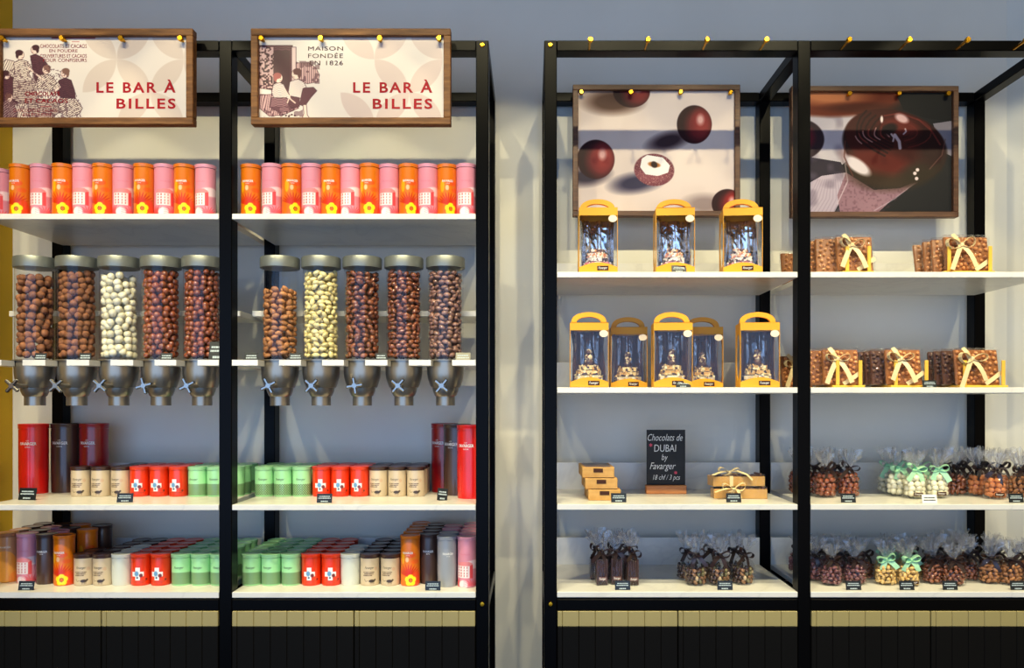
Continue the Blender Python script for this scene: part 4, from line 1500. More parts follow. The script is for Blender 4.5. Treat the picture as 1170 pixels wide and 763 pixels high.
def handle_mesh():
    n = 22
    ro, ri = [], []
    for k in range(n + 1):
        a = PI * k / n
        ro.append((-0.0475 * math.cos(a), 0.031 * math.sin(a) ** 0.75))
        ri.append((-0.0335 * math.cos(a), 0.0185 * math.sin(a) ** 0.8))
    m = MB()
    v, f = [], []
    for y in (-0.007, 0.007):
        v += [(p[0], y, BH + p[1]) for p in ro] + [(p[0], y, BH + p[1]) for p in ri]
    q = n + 1
    for k in range(n):
        f += [(k, k + 1, q + k + 1, q + k), (2 * q + k, 3 * q + k, 3 * q + k + 1, 2 * q + k + 1), (k, 2 * q + k, 2 * q + k + 1, k + 1), (q + k, q + k + 1, 3 * q + k + 1, 3 * q + k)]
    for k in (0, n):
        f.append((k, q + k, 3 * q + k, 2 * q + k))
    m.add(v, f)
    return m.mesh('handle', M_yellowcard, 40)


def wrap_mesh(m_, seed):
    mb = MB()
    rnd = random.Random(seed)
    ph = [rnd.uniform(0, 6.28) for _ in range(6)]
    prof = [(0.0445, 0.0025), (0.0455, 0.02), (0.0450, 0.05), (0.043, 0.085), (0.042, 0.11), (0.043, 0.13), (0.0455, 0.153)]

    def mod(a, k):
        w = 0.012 + 0.012 * k
        return 0.98 - 0.03 * k / 6 + w * math.sin(5 * a + ph[0] + k * 0.3) + w * 0.8 * math.sin(9 * a + ph[1] - k * 0.4) + w * 0.4 * math.sin(17 * a + ph[2])
    n, v, f = 61, [], []
    for k, (r, z) in enumerate(prof):
        for q in range(n):
            a = PI / 2 - 0.35 + (PI + 0.7) * q / (n - 1)
            rr = r * mod(a, k)
            v.append((rr * math.sin(a), -rr * math.cos(a) * 0.88, z))
    for k in range(len(prof) - 1):
        for q in range(n - 1):
            f.append((k * n + q, k * n + q + 1, (k + 1) * n + q + 1, (k + 1) * n + q))
    mb.add(v, f)
    return mb.mesh('foil_wrap', m_, 180)


carton, handle = carton_mesh(), handle_mesh()
trees = {'rose': tree_mesh('rose'), 'nut': tree_mesh('nut')}
win = MB().box(-BW / 2 + 0.001, BW / 2 - 0.0013, -BD_ / 2 + 0.0014, -BD_ / 2 + 0.0018, 0.006, BH - 0.004)
win.box(BW / 2 - 0.0018, BW / 2 - 0.0014, -BD_ / 2 + 0.002, BD_ / 2 - 0.003, 0.006, BH - 0.004)
win.box(-BW / 2 + 0.0014, -BW / 2 + 0.0018, -BD_ / 2 + 0.002, BD_ / 2 - 0.003, 0.006, BH - 0.004)
winme = win.mesh('window_film', M_window)
sm = MB()
sm.lathe([(0.0115, 0), (0.0115, 0.0008)], 28, 0, Matrix.Translation((0.038, -BD_ / 2 - 0.0003, 0.142)) @ Matrix.Rotation(PI / 2, 4, 'X') @ Matrix.Diagonal((1, 0.8, 1, 1)))
stickme = sm.mesh('sticker', M_cream_sticker)
lm = MB()
lm.box(-0.003, 0.027, -BD_ / 2 - 0.0006, -BD_ / 2 - 0.0001, 0.0055, 0.0175)
lab_me = lm.mesh('label', M_chocolabel)
wm = MB()
text_fit(wm, 'Favarger', 0.000, 0.024, 0.0092, 0.0062, -BD_ / 2 - 0.0008, shear=0.3)
script_me = wm.mesh('lettering', M_white_ink)


def giftbox(px, Y, z, yaw, variant, label, seed):
    t = thing('gift_box', label, 'gift box', (fx(px, Y), Y + BD_ / 2, z + 0.0003), yaw, 'yellow gift boxes with handles')
    put('carton', carton, t)
    put('handle', handle, t, (0, 0, 0))
    put('chocolate_tree', trees[variant], t, (0.0, 0, 0), (0, 0, seed * 0.7))
    put('foil_wrap', wrap_mesh(M_liner if variant == 'nut' else M_liner_plain, seed), t)
    w = put('window_film', winme, t)
    put('sticker', stickme, t)['label'] = 'cream oval sticker'
    l = put('label', lab_me, t)
    put('lettering', script_me, l)


giftbox(684, 0.012, ZB1, R(-1), 'rose', 'yellow handled box with rose chocolate tree at the left post, top shelf', 1)
giftbox(773, 0.012, ZB1, R(-4), 'rose', 'middle yellow handled box with rose chocolate tree on top shelf', 2)
giftbox(851, 0.012, ZB1, R(-6), 'rose', 'turned yellow box with rose chocolate tree farthest from bare wall', 3)
giftbox(674, 0.012, ZB2, R(-2), 'nut', 'yellow box with nut-covered tree nearest the bare wall, second shelf', 4)
giftbox(719.5, 0.145, ZB2, R(-2), 'nut', 'shaded yellow box behind the nearest nut tree box', 5)
giftbox(770.5, 0.012, ZB2, R(-4), 'nut', 'yellow nut tree box behind a price card, second shelf', 6)
giftbox(806, 0.145, ZB2, R(-2), 'nut', 'shaded yellow box behind the nut tree box with price card', 7)
giftbox(870.5, 0.012, ZB2, R(-6), 'nut', 'turned yellow nut tree box standing alone near middle post', 8)

# ------------------------------------------------------------------ chalkboard
YC = 0.245
t = thing('chalkboard_sign', 'small chalkboard in a wooden foot with chalk handwriting', 'chalkboard', (fx(761, YC), YC, ZB4 + 0.0003))
k = S * (1 + YC / D)
zt = lambda py: fz(py, YC) - ZB4
MB().cbox(-23.2 * k, 22.8 * k, -0.012, 0.018, 0, zt(554), 0.002).build('foot', M_oak, t)
bd = MB().cbox(-22 * k, 22 * k, 0.000, 0.005, zt(554) + 0.0003, zt(491), 0.0006).build('slate', M_slate, t)
mb = MB()
for txt, a, b, base, cap, sh in (('Chocolats de', 740, 780, 503.5, 7.5, 0.35), ('DUBAI', 747.5, 772.5, 516, 8, 0.05), ('by', 756, 763, 525.5, 6.5, 0.2), ('Favarger', 742.5, 772, 536, 7.5, 0.35), ('18 chf / 3 pcs', 746, 777, 548, 5.5, 0.3)):
    text_fit(mb, txt, (a - 761) * k, (b - 761) * k, zt(base), cap * k, -0.0003, shear=sh, bold=-0.004)
mb.build('chalk_writing', M_chalk, t)
mb = MB()
for px, py in ((743.5, 508.5), (772, 540)):
    for q in range(3):
        Mx = Matrix.Translation(((px - 761) * k, -0.0003, zt(py))) @ Matrix.Rotation(R(30 + 60 * q), 4, 'Y')
        mb.box(-0.005, 0.005, -0.0003, 0, -0.0011, 0.0011, 0, Mx)
mb.build('chalk_flower', M_pink_chalk, t)

# ------------------------------------------------------------------ kraft boxes
KW, KH, KD = 0.088, 0.0295, 0.052
kb = MB().cbox(-KW / 2, KW / 2, -KD / 2, KD / 2, 0, KH - 0.002, 0.0012).mesh('carton', M_kraft)
kl = MB().cbox(-KW / 2 - 0.0004, KW / 2 + 0.0004, -KD / 2 - 0.0004, KD / 2 + 0.0004, KH - 0.010, KH - 0.0003, 0.0012).mesh('sleeve', M_kraft)
kt = MB().box(-0.013, 0.013, -KD / 2 - 0.0012, -KD / 2 - 0.0005, KH - 0.0145, KH - 0.004).mesh('label', M_chocolabel)
kt2 = MB().box(-KW / 2 + 0.008, KW / 2 - 0.008, -KD / 2 + 0.006, KD / 2 - 0.006, KH - 0.0002, KH).mesh('window', mat('brown box top', (84, 62, 52), 0.3))
lv = ['bottom', 'middle', 'top']
dp = ['front', 'second', 'rear']
for j in range(3):
    for i in range(3):
        y = 0.105 + j * (KD + 0.0012) + 0.012 * i
        px = 691 - 3.2 * i
        t = thing('kraft_box', 'kraft box with brown label, %s layer, %s column of the stack' % (lv[i], dp[j]), 'box', (fx(px, 0.08) - 0.001 * j, y + random.uniform(0, 0.0003), ZB4 + 0.0003 + i * (KH + 0.0003)), R(-1.5), 'stacked kraft boxes')
        put('carton', kb, t); put('sleeve', kl, t); put('label', kt, t); put('window', kt2, t)


def bow_mesh(m_, size=1.0, w=0.011, seed=0, droop=0.5, loops=True, tails=2):
    """ribbon bow centred on the origin, facing -Y"""
    r = random.Random(seed)
    mb = MB()
    if loops:
        for sx in (-1, 1):
            L, H = 0.030 * size * r.uniform(0.85, 1.1), 0.012 * size * r.uniform(0.8, 1.2)
            up = r.uniform(0.1, 0.7)
            pts = []
            for q in range(13):
                a = 2 * PI * q / 12
                px = sx * L * (1 - math.cos(a)) / 2
                pz = H * math.sin(a) * math.sin(a / 2) + px * sx * up * 0.6
                pts.append((px, -0.004 * size - 0.006 * size * math.sin(a / 2), pz))
            mb.ribbon(pts, w, axis=(0.15 * sx, 1, 0.25))
    for q in range(tails):
        sx = -1 if q % 2 == 0 else 1
        L = 0.042 * size * r.uniform(0.8, 1.15)
        pts = [(sx * L * s_ * 0.62, -0.005 * size - 0.008 * size * math.sin(s_ * 2.2), -L * s_ * (droop + 0.5 * s_)) for s_ in np.linspace(0, 1, 6)]
        mb.ribbon(pts, w, axis=(1, 0.1, 0.5 * sx))
    mb.ball((0, -0.005 * size, 0), (0.006 * size, 0.006 * size, 0.006 * size), 2)
    return mb


M_cream_ribbon = mat('cream ribbon', (222, 200, 152), 0.45)
M_mint_ribbon = mat('mint ribbon', (172, 226, 182), 0.4)
M_brown_ribbon = mat('brown ribbon', (44, 26, 24), 0.32)
# two ribboned open boxes
ob = MB()
oW, oH, oD = 0.146, 0.027, 0.06
ob.cbox(-oW / 2, oW / 2, -oD / 2, -oD / 2 + 0.0015, 0, oH, 0.0005).cbox(-oW / 2, oW / 2, oD / 2 - 0.0015, oD / 2, 0, oH, 0.0005)
ob.cbox(-oW / 2, -oW / 2 + 0.0015, -oD / 2 + 0.0015, oD / 2 - 0.0015, 0, oH, 0.0004).cbox(oW / 2 - 0.0015, oW / 2, -oD / 2 + 0.0015, oD / 2 - 0.0015, 0, oH, 0.0004)
ob.box(-oW / 2 + 0.001, oW / 2 - 0.001, -oD / 2 + 0.001, oD / 2 - 0.001, 0, 0.0015)
obm = ob.mesh('tray', M_kraft)
fl = MB()
rnd = random.Random(4)
for q in range(16):
    x = -0.062 + 0.0083 * q
    fl.cbox(x - 0.0036, x + 0.0036, -0.024, 0.024, 0.002, 0.031 + rnd.uniform(-0.003, 0.004), 0.001)
flm = fl.mesh('chocolate_pieces', mat('dark pieces', (74, 48, 38), 0.4, build=noise_col(60, [(0.3, (58, 36, 30)), (0.55, (86, 56, 44)), (0.8, (170, 140, 104))])))
wrp = MB().cbox(-oW / 2 - 0.0006, oW / 2 + 0.0006, -oD / 2 - 0.0006, oD / 2 + 0.0006, -0.0002, oH + 0.0062, 0.001).mesh('cellophane', M_cello)
for i, (px, lab) in enumerate(((843.5, 'lower of two ribboned kraft trays of chocolate pieces'), (841, 'upper of two ribboned kraft trays of chocolate pieces'))):
    t = thing('ribboned_tray', lab, 'box', (fx(px, 0.15), 0.148 + 0.004 * i, ZB4 + 0.0004 + i * (oH + 0.0072)), R(-3 + 6 * i), 'ribboned kraft trays')
    put('tray', obm, t); put('chocolate_pieces', flm, t); put('cellophane', wrp, t)
    rb = MB()
    for s_ in (-0.022,):
        rb.ribbon([(s_, -oD / 2 - 0.001, 0.0), (s_, -oD / 2 - 0.0012, oH + 0.001), (s_, 0, oH + 0.0017), (s_, oD / 2 + 0.001, oH + 0.001), (s_, oD / 2 + 0.001, 0.0)], 0.010, axis=(1, 0, 0))
    rbo = rb.build('ribbon', M_cream_ribbon, t)
    b = bow_mesh(M_cream_ribbon, 1.0, 0.011, 5 + i, droop=0.12, tails=0 if i == 0 else 0)
    b.ribbon([(-0.0, 0, 0.004), (0.02, -0.02, 0.006), (0.042, -0.034, -0.003), (0.056, -0.037, -0.018)] if i else [(0, 0, 0.003), (0.008, -0.03, 0.002), (0.012, -0.037, -0.012), (0.014, -0.039, -0.020)], 0.011, axis=(0.6, 0.8, 0.2))
    b.ribbon([(-0.0, 0, 0.004), (-0.02, -0.014, 0.004), (-0.043, -0.03, 0.000), (-0.056, -0.036, -0.004)], 0.010, axis=(0.3, 0.9, 0.2))
    put('bow', b.mesh('bow', M_cream_ribbon), rbo, (-0.022, -0.005, oH + 0.009) if i else (-0.022, -oD / 2 - 0.006, oH - 0.001))

# ------------------------------------------------------------------ chocolate slabs on stands
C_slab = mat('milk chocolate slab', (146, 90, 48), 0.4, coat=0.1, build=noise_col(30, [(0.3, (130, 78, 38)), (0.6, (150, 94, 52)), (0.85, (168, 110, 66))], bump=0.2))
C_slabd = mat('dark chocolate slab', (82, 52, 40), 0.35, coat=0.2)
C_hazel = cmat('roast hazelnut', (166, 104, 56), (198, 132, 78), (224, 168, 112), 0.45)
C_hazeld = cmat('dark hazelnut', (74, 46, 36), (92, 60, 46), (110, 76, 58), 0.4)
SW, SH, ST = 0.096, 0.096, 0.010


def slab_meshes(dark, W, seed):
    r = random.Random(seed)
    a = MB().cbox(-W / 2, W / 2, -ST / 2, ST / 2, 0, SH, 0.0025).mesh('slab', C_slabd if dark else C_slab)
    n = MB()
    pts = []
    tries = 0
    while len(pts) < int(46 * W / SW) and tries < 3000:
        tries += 1
        p = (r.uniform(-W / 2 + 0.007, W / 2 - 0.007), r.uniform(0.008, SH - 0.007))
        if all((p[0] - q[0]) ** 2 + (p[1] - q[1]) ** 2 > 0.0112 ** 2 for q in pts):
            pts.append(p)
    for p in pts:
        rr = r.uniform(0.0046, 0.0062)
        n.ball((p[0], -ST / 2 - 0.001, p[1]), (rr, rr * 0.8, rr), 2, 0, eul())
    n = n.mesh('hazelnuts', C_hazeld if dark else C_hazel, 180)
    c = MB()
    c.cbox(-W / 2 - 0.003, W / 2 + 0.003, -ST / 2 - 0.0075, ST / 2 + 0.003, -0.0006, SH + 0.004, 0.003)
    v, f = [], []
    for q in range(13):
        z = SH * q / 12
        v += [(W / 2 + 0.003, 0.001 * math.sin(q * 2.1), z), (W / 2 + 0.011 + 0.004 * math.sin(q * 1.7), 0.004 * math.sin(q * 1.3 + 1), z + 0.002 * math.cos(q))]
    for q in range(12):
        f.append((2 * q, 2 * q + 1, 2 * q + 3, 2 * q + 2))
    c.add(v, f)
    v = []
    for q in range(13):
        x = -W / 2 + W * q / 12
        v += [(x, 0.001 * math.sin(q * 2.1), SH + 0.004), (x, 0.003 * math.sin(q * 1.9), SH + 0.009 + 0.003 * math.sin(q * 2.7))]
    c.add(v, f)
    c = c.mesh('cellophane', M_cello, 30)
    return a, n, c


SLABS = {(d, s): slab_meshes(d, SW * (1.25 if s == 'wide' else 1.0), 11 + i) for i, (d, s) in enumerate(((False, 'std'), (True, 'std'), (False, 'wide'), (True, 'wide')))}


def slab(px, Y, z, yaw, label, dark=False, size='std', bow=True, seed=1, lean=0.16):
    W = SW * (1.25 if size == 'wide' else 1.0)
    a, n, c = SLABS[dark, size]
    t = thing('chocolate_slab', label, 'chocolate slab', (fx(px, Y), Y, z), yaw, 'wrapped chocolate slabs', rx=-lean)
    s_ = put('slab', a, t)
    put('hazelnut_relief', n, s_)
    put('cellophane', c, t)
    if bow:
        b = bow_mesh(M_cream_ribbon, 1.15 if size == 'std' else 1.3, 0.013, seed, droop=0.75)
        b.ribbon([(-0.002, -0.003, 0), (-0.012, -0.008, 0.018), (-0.02, -0.004, 0.031)], 0.013, axis=(1, 0.2, 0.3))
        put('bow', b.mesh('bow', M_cream_ribbon), t, (-0.012 if size == 'std' else -0.022, -ST / 2 - 0.0085, SH * 0.70))
        r = MB()
        r.ribbon([(W / 2 + 0.001, -ST / 2 - 0.0086, 0.033), (W / 2 - 0.024, -ST / 2 - 0.009, 0.015), (W / 2 - 0.046, -ST / 2 - 0.0086, 0.001)], 0.011, axis=(0.6, 0, -0.8))
        r.build('ribbon', M_cream_ribbon, t)


def stand(px0, px1, Y, z, label, depth=0.05, hgt=0.072):
    x0, x1 = fx(px0, Y), fx(px1, Y)
    xc = (x0 + x1) / 2
    w = (x1 - x0) / 2
    m = MB()
    t = thing('easel_stand', label, 'stand', (xc, Y, z + 0.0003), 0, 'yellow slab stands')
    MB().cbox(-w - 0.014, w + 0.012, 0.0, depth, 0, 0.006, 0.001).build('base', M_yw, t)
    for sx in (-1, 1):
        MB().cbox(sx * w - 0.0048, sx * w + 0.0048, 0.0005, 0.0045, 0.0062, hgt, 0.0008).build('upright', M_yw, t)


M_yw = mat('yellow painted wood', (228, 178, 62), 0.5)
LN = 0.17
# top shelf
q = ZB1 + 0.0066
stand(968.5, 993.5, 0.022, ZB1, 'yellow slab stand on top shelf beside the middle black post', 0.13)
slab(977, 0.040, q, R(-1), 'front ribboned hazelnut slab on top shelf beside the middle post', seed=1)
for i, (px, y) in enumerate(((953, 0.066), (943, 0.092), (932, 0.118))):
    slab(px, y, q, R(-4), 'wrapped slab %s behind the front one, top shelf by middle post' % ['directly', 'second', 'third'][i], bow=False)
stand(1085, 1132, 0.022, ZB1, 'yellow slab stand on top shelf nearest the side wall', 0.13)
slab(1105.5, 0.040, q, R(2), 'wide ribboned hazelnut slab on top shelf nearest the side wall', size='wide', seed=2)
for i, (px, y) in enumerate(((1087, 0.068), (1077, 0.094), (1067, 0.120))):
    slab(px, y, q, R(-6), 'wrapped slab %s behind the wide one, top shelf by side wall' % ['directly', 'second', 'third'][i], bow=False, size='std', lean=0.3 if i == 2 else 0.2)
# second shelf
q = ZB2 + 0.0066
stand(934, 934.5, 0.030, ZB2, 'narrow yellow stand half hidden behind the middle black post', 0.1) if False else None
stand(957.5, 983.5, 0.022, ZB2, 'yellow slab stand on second shelf beside the middle black post', 0.13)
slab(961, 0.040, q, R(-2), 'front ribboned hazelnut slab on second shelf beside the middle post', seed=4)
for i, (px, y) in enumerate(((941, 0.066), (931, 0.092))):
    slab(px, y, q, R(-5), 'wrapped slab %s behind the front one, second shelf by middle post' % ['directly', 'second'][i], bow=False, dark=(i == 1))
stand(1024, 1059, 0.022, ZB2, 'middle yellow slab stand on second shelf, left of price card', 0.13)
slab(1033, 0.040, q, R(0), 'middle ribboned hazelnut slab on second shelf, left of price card', seed=6)
for i, (px, y) in enumerate(((1016, 0.068), (1009, 0.094), (1002, 0.120), (996, 0.146))):
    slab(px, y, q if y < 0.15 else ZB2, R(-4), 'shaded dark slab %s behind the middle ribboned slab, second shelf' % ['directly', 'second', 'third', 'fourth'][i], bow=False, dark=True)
stand(1103, 1147, 0.022, ZB2, 'yellow slab stand on second shelf nearest the side wall', 0.13)
slab(1117, 0.040, q, R(3), 'wide ribboned hazelnut slab on second shelf nearest the side wall', size='wide', seed=8)
for i, (px, y) in enumerate(((1098, 0.070), (1089, 0.097), (1082, 0.124))):
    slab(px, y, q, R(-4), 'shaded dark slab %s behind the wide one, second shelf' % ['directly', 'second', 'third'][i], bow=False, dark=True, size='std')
slab(911, 0.236, ZB2, R(10), 'bow-tied slab alone at the back behind middle post, second shelf', seed=9, bow=True)
slab(912, 0.250, ZB1, R(6), 'slab alone at the back behind the middle post, top shelf', bow=False)

# ------------------------------------------------------------------ cellophane bags
BAG_R, BAG_H = 0.0345, 0.080


def bag_film(seed, r=BAG_R, h=BAG_H, sq=0.80, frill=0.046):
    rnd = random.Random(seed)
    ph = [rnd.uniform(0, 6.28) for _ in range(4)]
    prof = [(r * 0.86, 0.0006), (r * 0.98, 0.006), (r * 1.03, 0.02), (r * 1.02, 0.05), (r * 0.82, h * 0.82), (r * 0.5, h), (0.0075, h + 0.012)]
    mb = MB()

    def mod(a, k):
        w = [0.02, 0.03, 0.03, 0.04, 0.08, 0.14, 0.1][k]
        return 1 + w * math.sin(7 * a + ph[0]) + w * 0.6 * math.sin(13 * a + ph[1])
    M = Matrix.Diagonal((1, sq, 1, 1))
    mb.lathe(prof, 48, 0, M, True, False, mod)
    body = mb.mesh('bag', M_cello, 180)
    mb = MB()
    n, nz = 64, 7
    v, f = [], []
    tilt = rnd.uniform(-0.3, 0.3)
    for k in range(nz):
        s_ = k / (nz - 1)
        for q in range(n):
            a = 2 * PI * q / n
            fold = 1 + (0.15 + 0.5 * s_) * math.sin(8 * a + ph[2] + s_) * 0.6 + 0.25 * s_ * math.sin(15 * a + ph[3])
            rr = 0.0065 + 0.0165 * s_ ** 1.1
            zz = h + 0.012 + frill * s_ * (1 + (0.22 * math.sin(5 * a + ph[1]) + 0.16 * math.sin(11 * a + ph[0])) * s_)
            v.append((rr * fold * math.sin(a) * 1.15 + tilt * frill * s_, -rr * fold * math.cos(a) * 0.7, zz))
    for k in range(nz - 1):
        for q in range(n):
            j = (q + 1) % n
            f.append((k * n + q, k * n + j, (k + 1) * n + j, (k + 1) * n + q))
    mb.add(v, f)
    fr = mb.mesh('frill', M_cello_frill, 180)
    return body, fr


FILMS = [bag_film(s) for s in range(5)]
TALLFILMS = [bag_film(20 + s, r=0.0235, h=0.078, sq=0.9, frill=0.042) for s in range(3)]
BOWS = {}
for nm, mt in (('mint', M_mint_ribbon), ('brown', M_brown_ribbon)):
    BOWS[nm] = []
    for s in range(4):
        b = bow_mesh(mt, 0.95, 0.016 if nm == 'mint' else 0.012, 40 + s * 3, droop=0.5)
        b.lathe([(0.0088, -0.004), (0.0094, 0), (0.0088, 0.004)], 20, 0, Matrix.Translation((0, 0.006, 0)))
        BOWS[nm].append(b.mesh('bow', mt, 40))
bagball_w = ball_mesh(0.0100, C_whiteball)
bagball_m = ball_mesh(0.0086, C_milkball)
bagball_t = ball_mesh(0.0092, mat('tan truffle', (160, 96, 58), 0.7, build=noise_col(90, [(0.25, (156, 88, 48)), (0.5, (190, 114, 66)), (0.8, (212, 140, 92))], rand=True)))
bag_p = almond_mesh(0.0195, 0.0135, C_purplealmond)
bag_i = almond_mesh(0.0200, 0.0128, mat('golden ivory almond', (216, 176, 104), 0.35, coat=0.2, build=noise_col(60, [(0.25, (204, 160, 88)), (0.5, (222, 184, 112)), (0.8, (234, 204, 140))], rand=True)))
bag_d = almond_mesh(0.0200, 0.0132, C_darkalmond)
bag_c = almond_mesh(0.0215, 0.0130, C_almond)
mini = [ball_mesh(0.0088, C_darkalmond, 1)]
FILL = {'white': (bagball_w, 'chocolate_ball', 0.0200, C_whiteball), 'brown': (bagball_m, 'chocolate_ball', 0.0172, C_milkball), 'truffle': (bagball_t, 'truffle', 0.0184, MATS['tan truffle']),
        'purple': (bag_p, 'almond', 0.0156, C_purplealmond), 'ivory': (bag_i, 'almond', 0.0156, MATS['golden ivory almond']), 'dark': (bag_d, 'almond', 0.0158, C_darkalmond), 'tan': (bag_c, 'almond', 0.0162, C_almond)}
C_mix = [mat('mix dark', (64, 42, 36), 0.3, coat=0.3), mat('mix nut', (128, 90, 60), 0.5), mat('mix cream', (186, 162, 130), 0.4), mat('mix pistachio', (108, 100, 66), 0.5)]
mixme = [almond_mesh(0.017, 0.0115, c) for c in C_mix]
C_rest = {}


def bag_points(d, seed, r=BAG_R, sq=0.80, top=0.068):
    """places for the pieces lying against the film of a bag; those in sight from the front first"""
    rnd = random.Random(seed)
    out = []
    z = d * 0.74
    while z < top:
        rz = r * (1.0 if z < 0.055 else 0.86) - d * 0.56 - 0.001
        n = max(4, int(2 * PI * rz / d / 0.98))
        off = rnd.uniform(0, 6)
        for q in range(n):
            a = off + 2 * PI * q / n
            out.append((rz * math.sin(a), -rz * sq * math.cos(a), z + rnd.uniform(-0.12, 0.12) * d, math.cos(a)))
        z += d * 0.8
    return out


FILLREST = {}


def fill_rest(kind, d, m_):
    if kind not in FILLREST:
        mb = MB()
        for x, y, z, c in bag_points(d, 5):
            if c < 0.0:
                mb.ball((x, y, z), d * 0.46, 1)
        for z in np.arange(d * 0.6, 0.062, d * 0.8):
            for a in range(5):
                w = a * 1.256 + z * 90
                mb.ball((0.011 * math.sin(w), -0.009 * math.cos(w), z), d * 0.47, 1)
        FILLREST[kind] = mb.mesh('loose_fill', m_, 180)
    return FILLREST[kind]


FULL = {}


def fill_full(kind, d, m_, me):
    if kind not in FULL:
        mb = MB()
        V = [tuple(v.co) for v in me.vertices]
        F = [tuple(p.vertices) for p in me.polygons]
        for x, y, z, c in bag_points(d, 9):
            if c > -0.2:
                mb.add(V, F, 0, Matrix.Translation((x, y, z)) @ eul().to_matrix().to_4x4())
            else:
                mb.ball((x, y, z), d * 0.46, 1)
        FULL[kind] = mb.mesh('filling', m_, 180)
    return FULL[kind]


nbag = 0
stick_label = MB().box(-0.014, 0.014, -0.0298, -0.0293, 0.010, 0.021).mesh('label', M_chocolabel)
sw_ = MB()
text_fit(sw_, 'Favarger', -0.011, 0.011, 0.0135, 0.0055, -0.0301, shear=0.3)
stick_text = sw_.mesh('lettering', M_white_ink)


def bag(px, Y, z, fill, bow, label, group, front=True, sticker=False, yaw=0.0, sc=1.0):
    global nbag
    nbag += 1
    rnd = random.Random(nbag)
    t = thing('candy_bag', label, 'candy bag', (fx(px, Y), Y, z + 0.0004), yaw, group)
    t.scale = (sc, sc, sc * (0.86 if z < ZB4 - 0.1 else 1.0))
    fb, ff = FILMS[nbag % 5]
    put('bag', fb, t)
    f_ = put('frill', ff, t)
    me, nm, d, m_ = FILL[fill]
    if front:
        for x, y, zz, c in bag_points(d, 5):
            if c >= 0.0:
                put(nm, me, t, (x, y, zz), eul())
        put('loose_fill', fill_rest(fill, d, m_), t)['kind'] = 'stuff'
    else:
        put('filling', fill_full(fill, d, m_, me), t)['kind'] = 'stuff'
    put('bow', BOWS[bow][nbag % 4], t, (0, -0.006, BAG_H + 0.011), (0, R(rnd.uniform(-18, 18)), R(rnd.uniform(-20, 20))))
    if sticker:
        l = put('label', stick_label, t)
        put('lettering', stick_text, l)


BAGS4 = [
    # px, Y, fill, bow, front, sticker, label
    (943, 0.155, 'brown', 'brown', True, False, 'front bag of glossy brown balls nearest middle post, upper bag shelf'),
    (969.5, 0.170, 'brown', 'brown', True, False, 'bag of glossy brown balls right behind price card, upper bag shelf'),
    (930, 0.215, 'brown', 'brown', False, False, 'bag of brown balls half hidden by the middle post'),
    (956, 0.240, 'brown', 'brown', False, False, 'bag of brown balls behind the front two, upper bag shelf'),
    (912, 0.255, 'brown', 'brown', False, False, 'bag of brown balls seen left of the middle post, upper bag shelf'),
    (1045, 0.130, 'white', 'mint', True, True, 'front left mint-ribboned bag of white balls'),
    (1071, 0.145, 'white', 'mint', True, True, 'front right mint-ribboned bag of white balls, longest ribbon tail'),
    (1025, 0.190, 'white', 'mint', True, False, 'mint-ribboned bag of white balls second back on the left'),
    (1051, 0.200, 'white', 'mint', False, False, 'mint-ribboned bag of white balls in the middle behind'),
    (1014, 0.262, 'white', 'mint', False, False, 'rear mint-ribboned bag of white balls nearest brown ball bags'),
    (1080, 0.275, 'dark', 'brown', False, False, 'shaded brown-ribboned bag rear left of tan truffle bags'),
    (1102, 0.268, 'dark', 'brown', False, False, 'shaded brown-ribboned bag behind the tan truffle bags, before rear post'),
    (1092, 0.212, 'dark', 'brown', False, False, 'shaded brown-ribboned bag left of the tan truffle bags'),
    (1117, 0.190, 'truffle', 'brown', True, False, 'first front bag of tan truffles, left side'),
    (1137, 0.120, 'truffle', 'brown', True, True, 'frontmost bag of tan truffles left of price card'),
    (1164, 0.125, 'tan', 'brown', True, False, 'bag of tan almonds behind the card, upper bag shelf end'),
    (1142, 0.210, 'truffle', 'brown', False, False, 'bag of tan truffles in second row, upper bag shelf'),
    (1168, 0.215, 'tan', 'brown', False, False, 'bag of tan almonds in second row, upper bag shelf end'),
    (1128, 0.285, 'dark', 'brown', False, False, 'brown-ribboned bag at back against the rear post, upper bag shelf'),
]
for px, Y, fl_, bw, fr, st, lab in BAGS4:
    bag(px, Y, ZB4, fl_, bw, lab, 'bags of sweets on the upper bag shelf', fr, st, R(random.uniform(-12, 12)), 0.90)
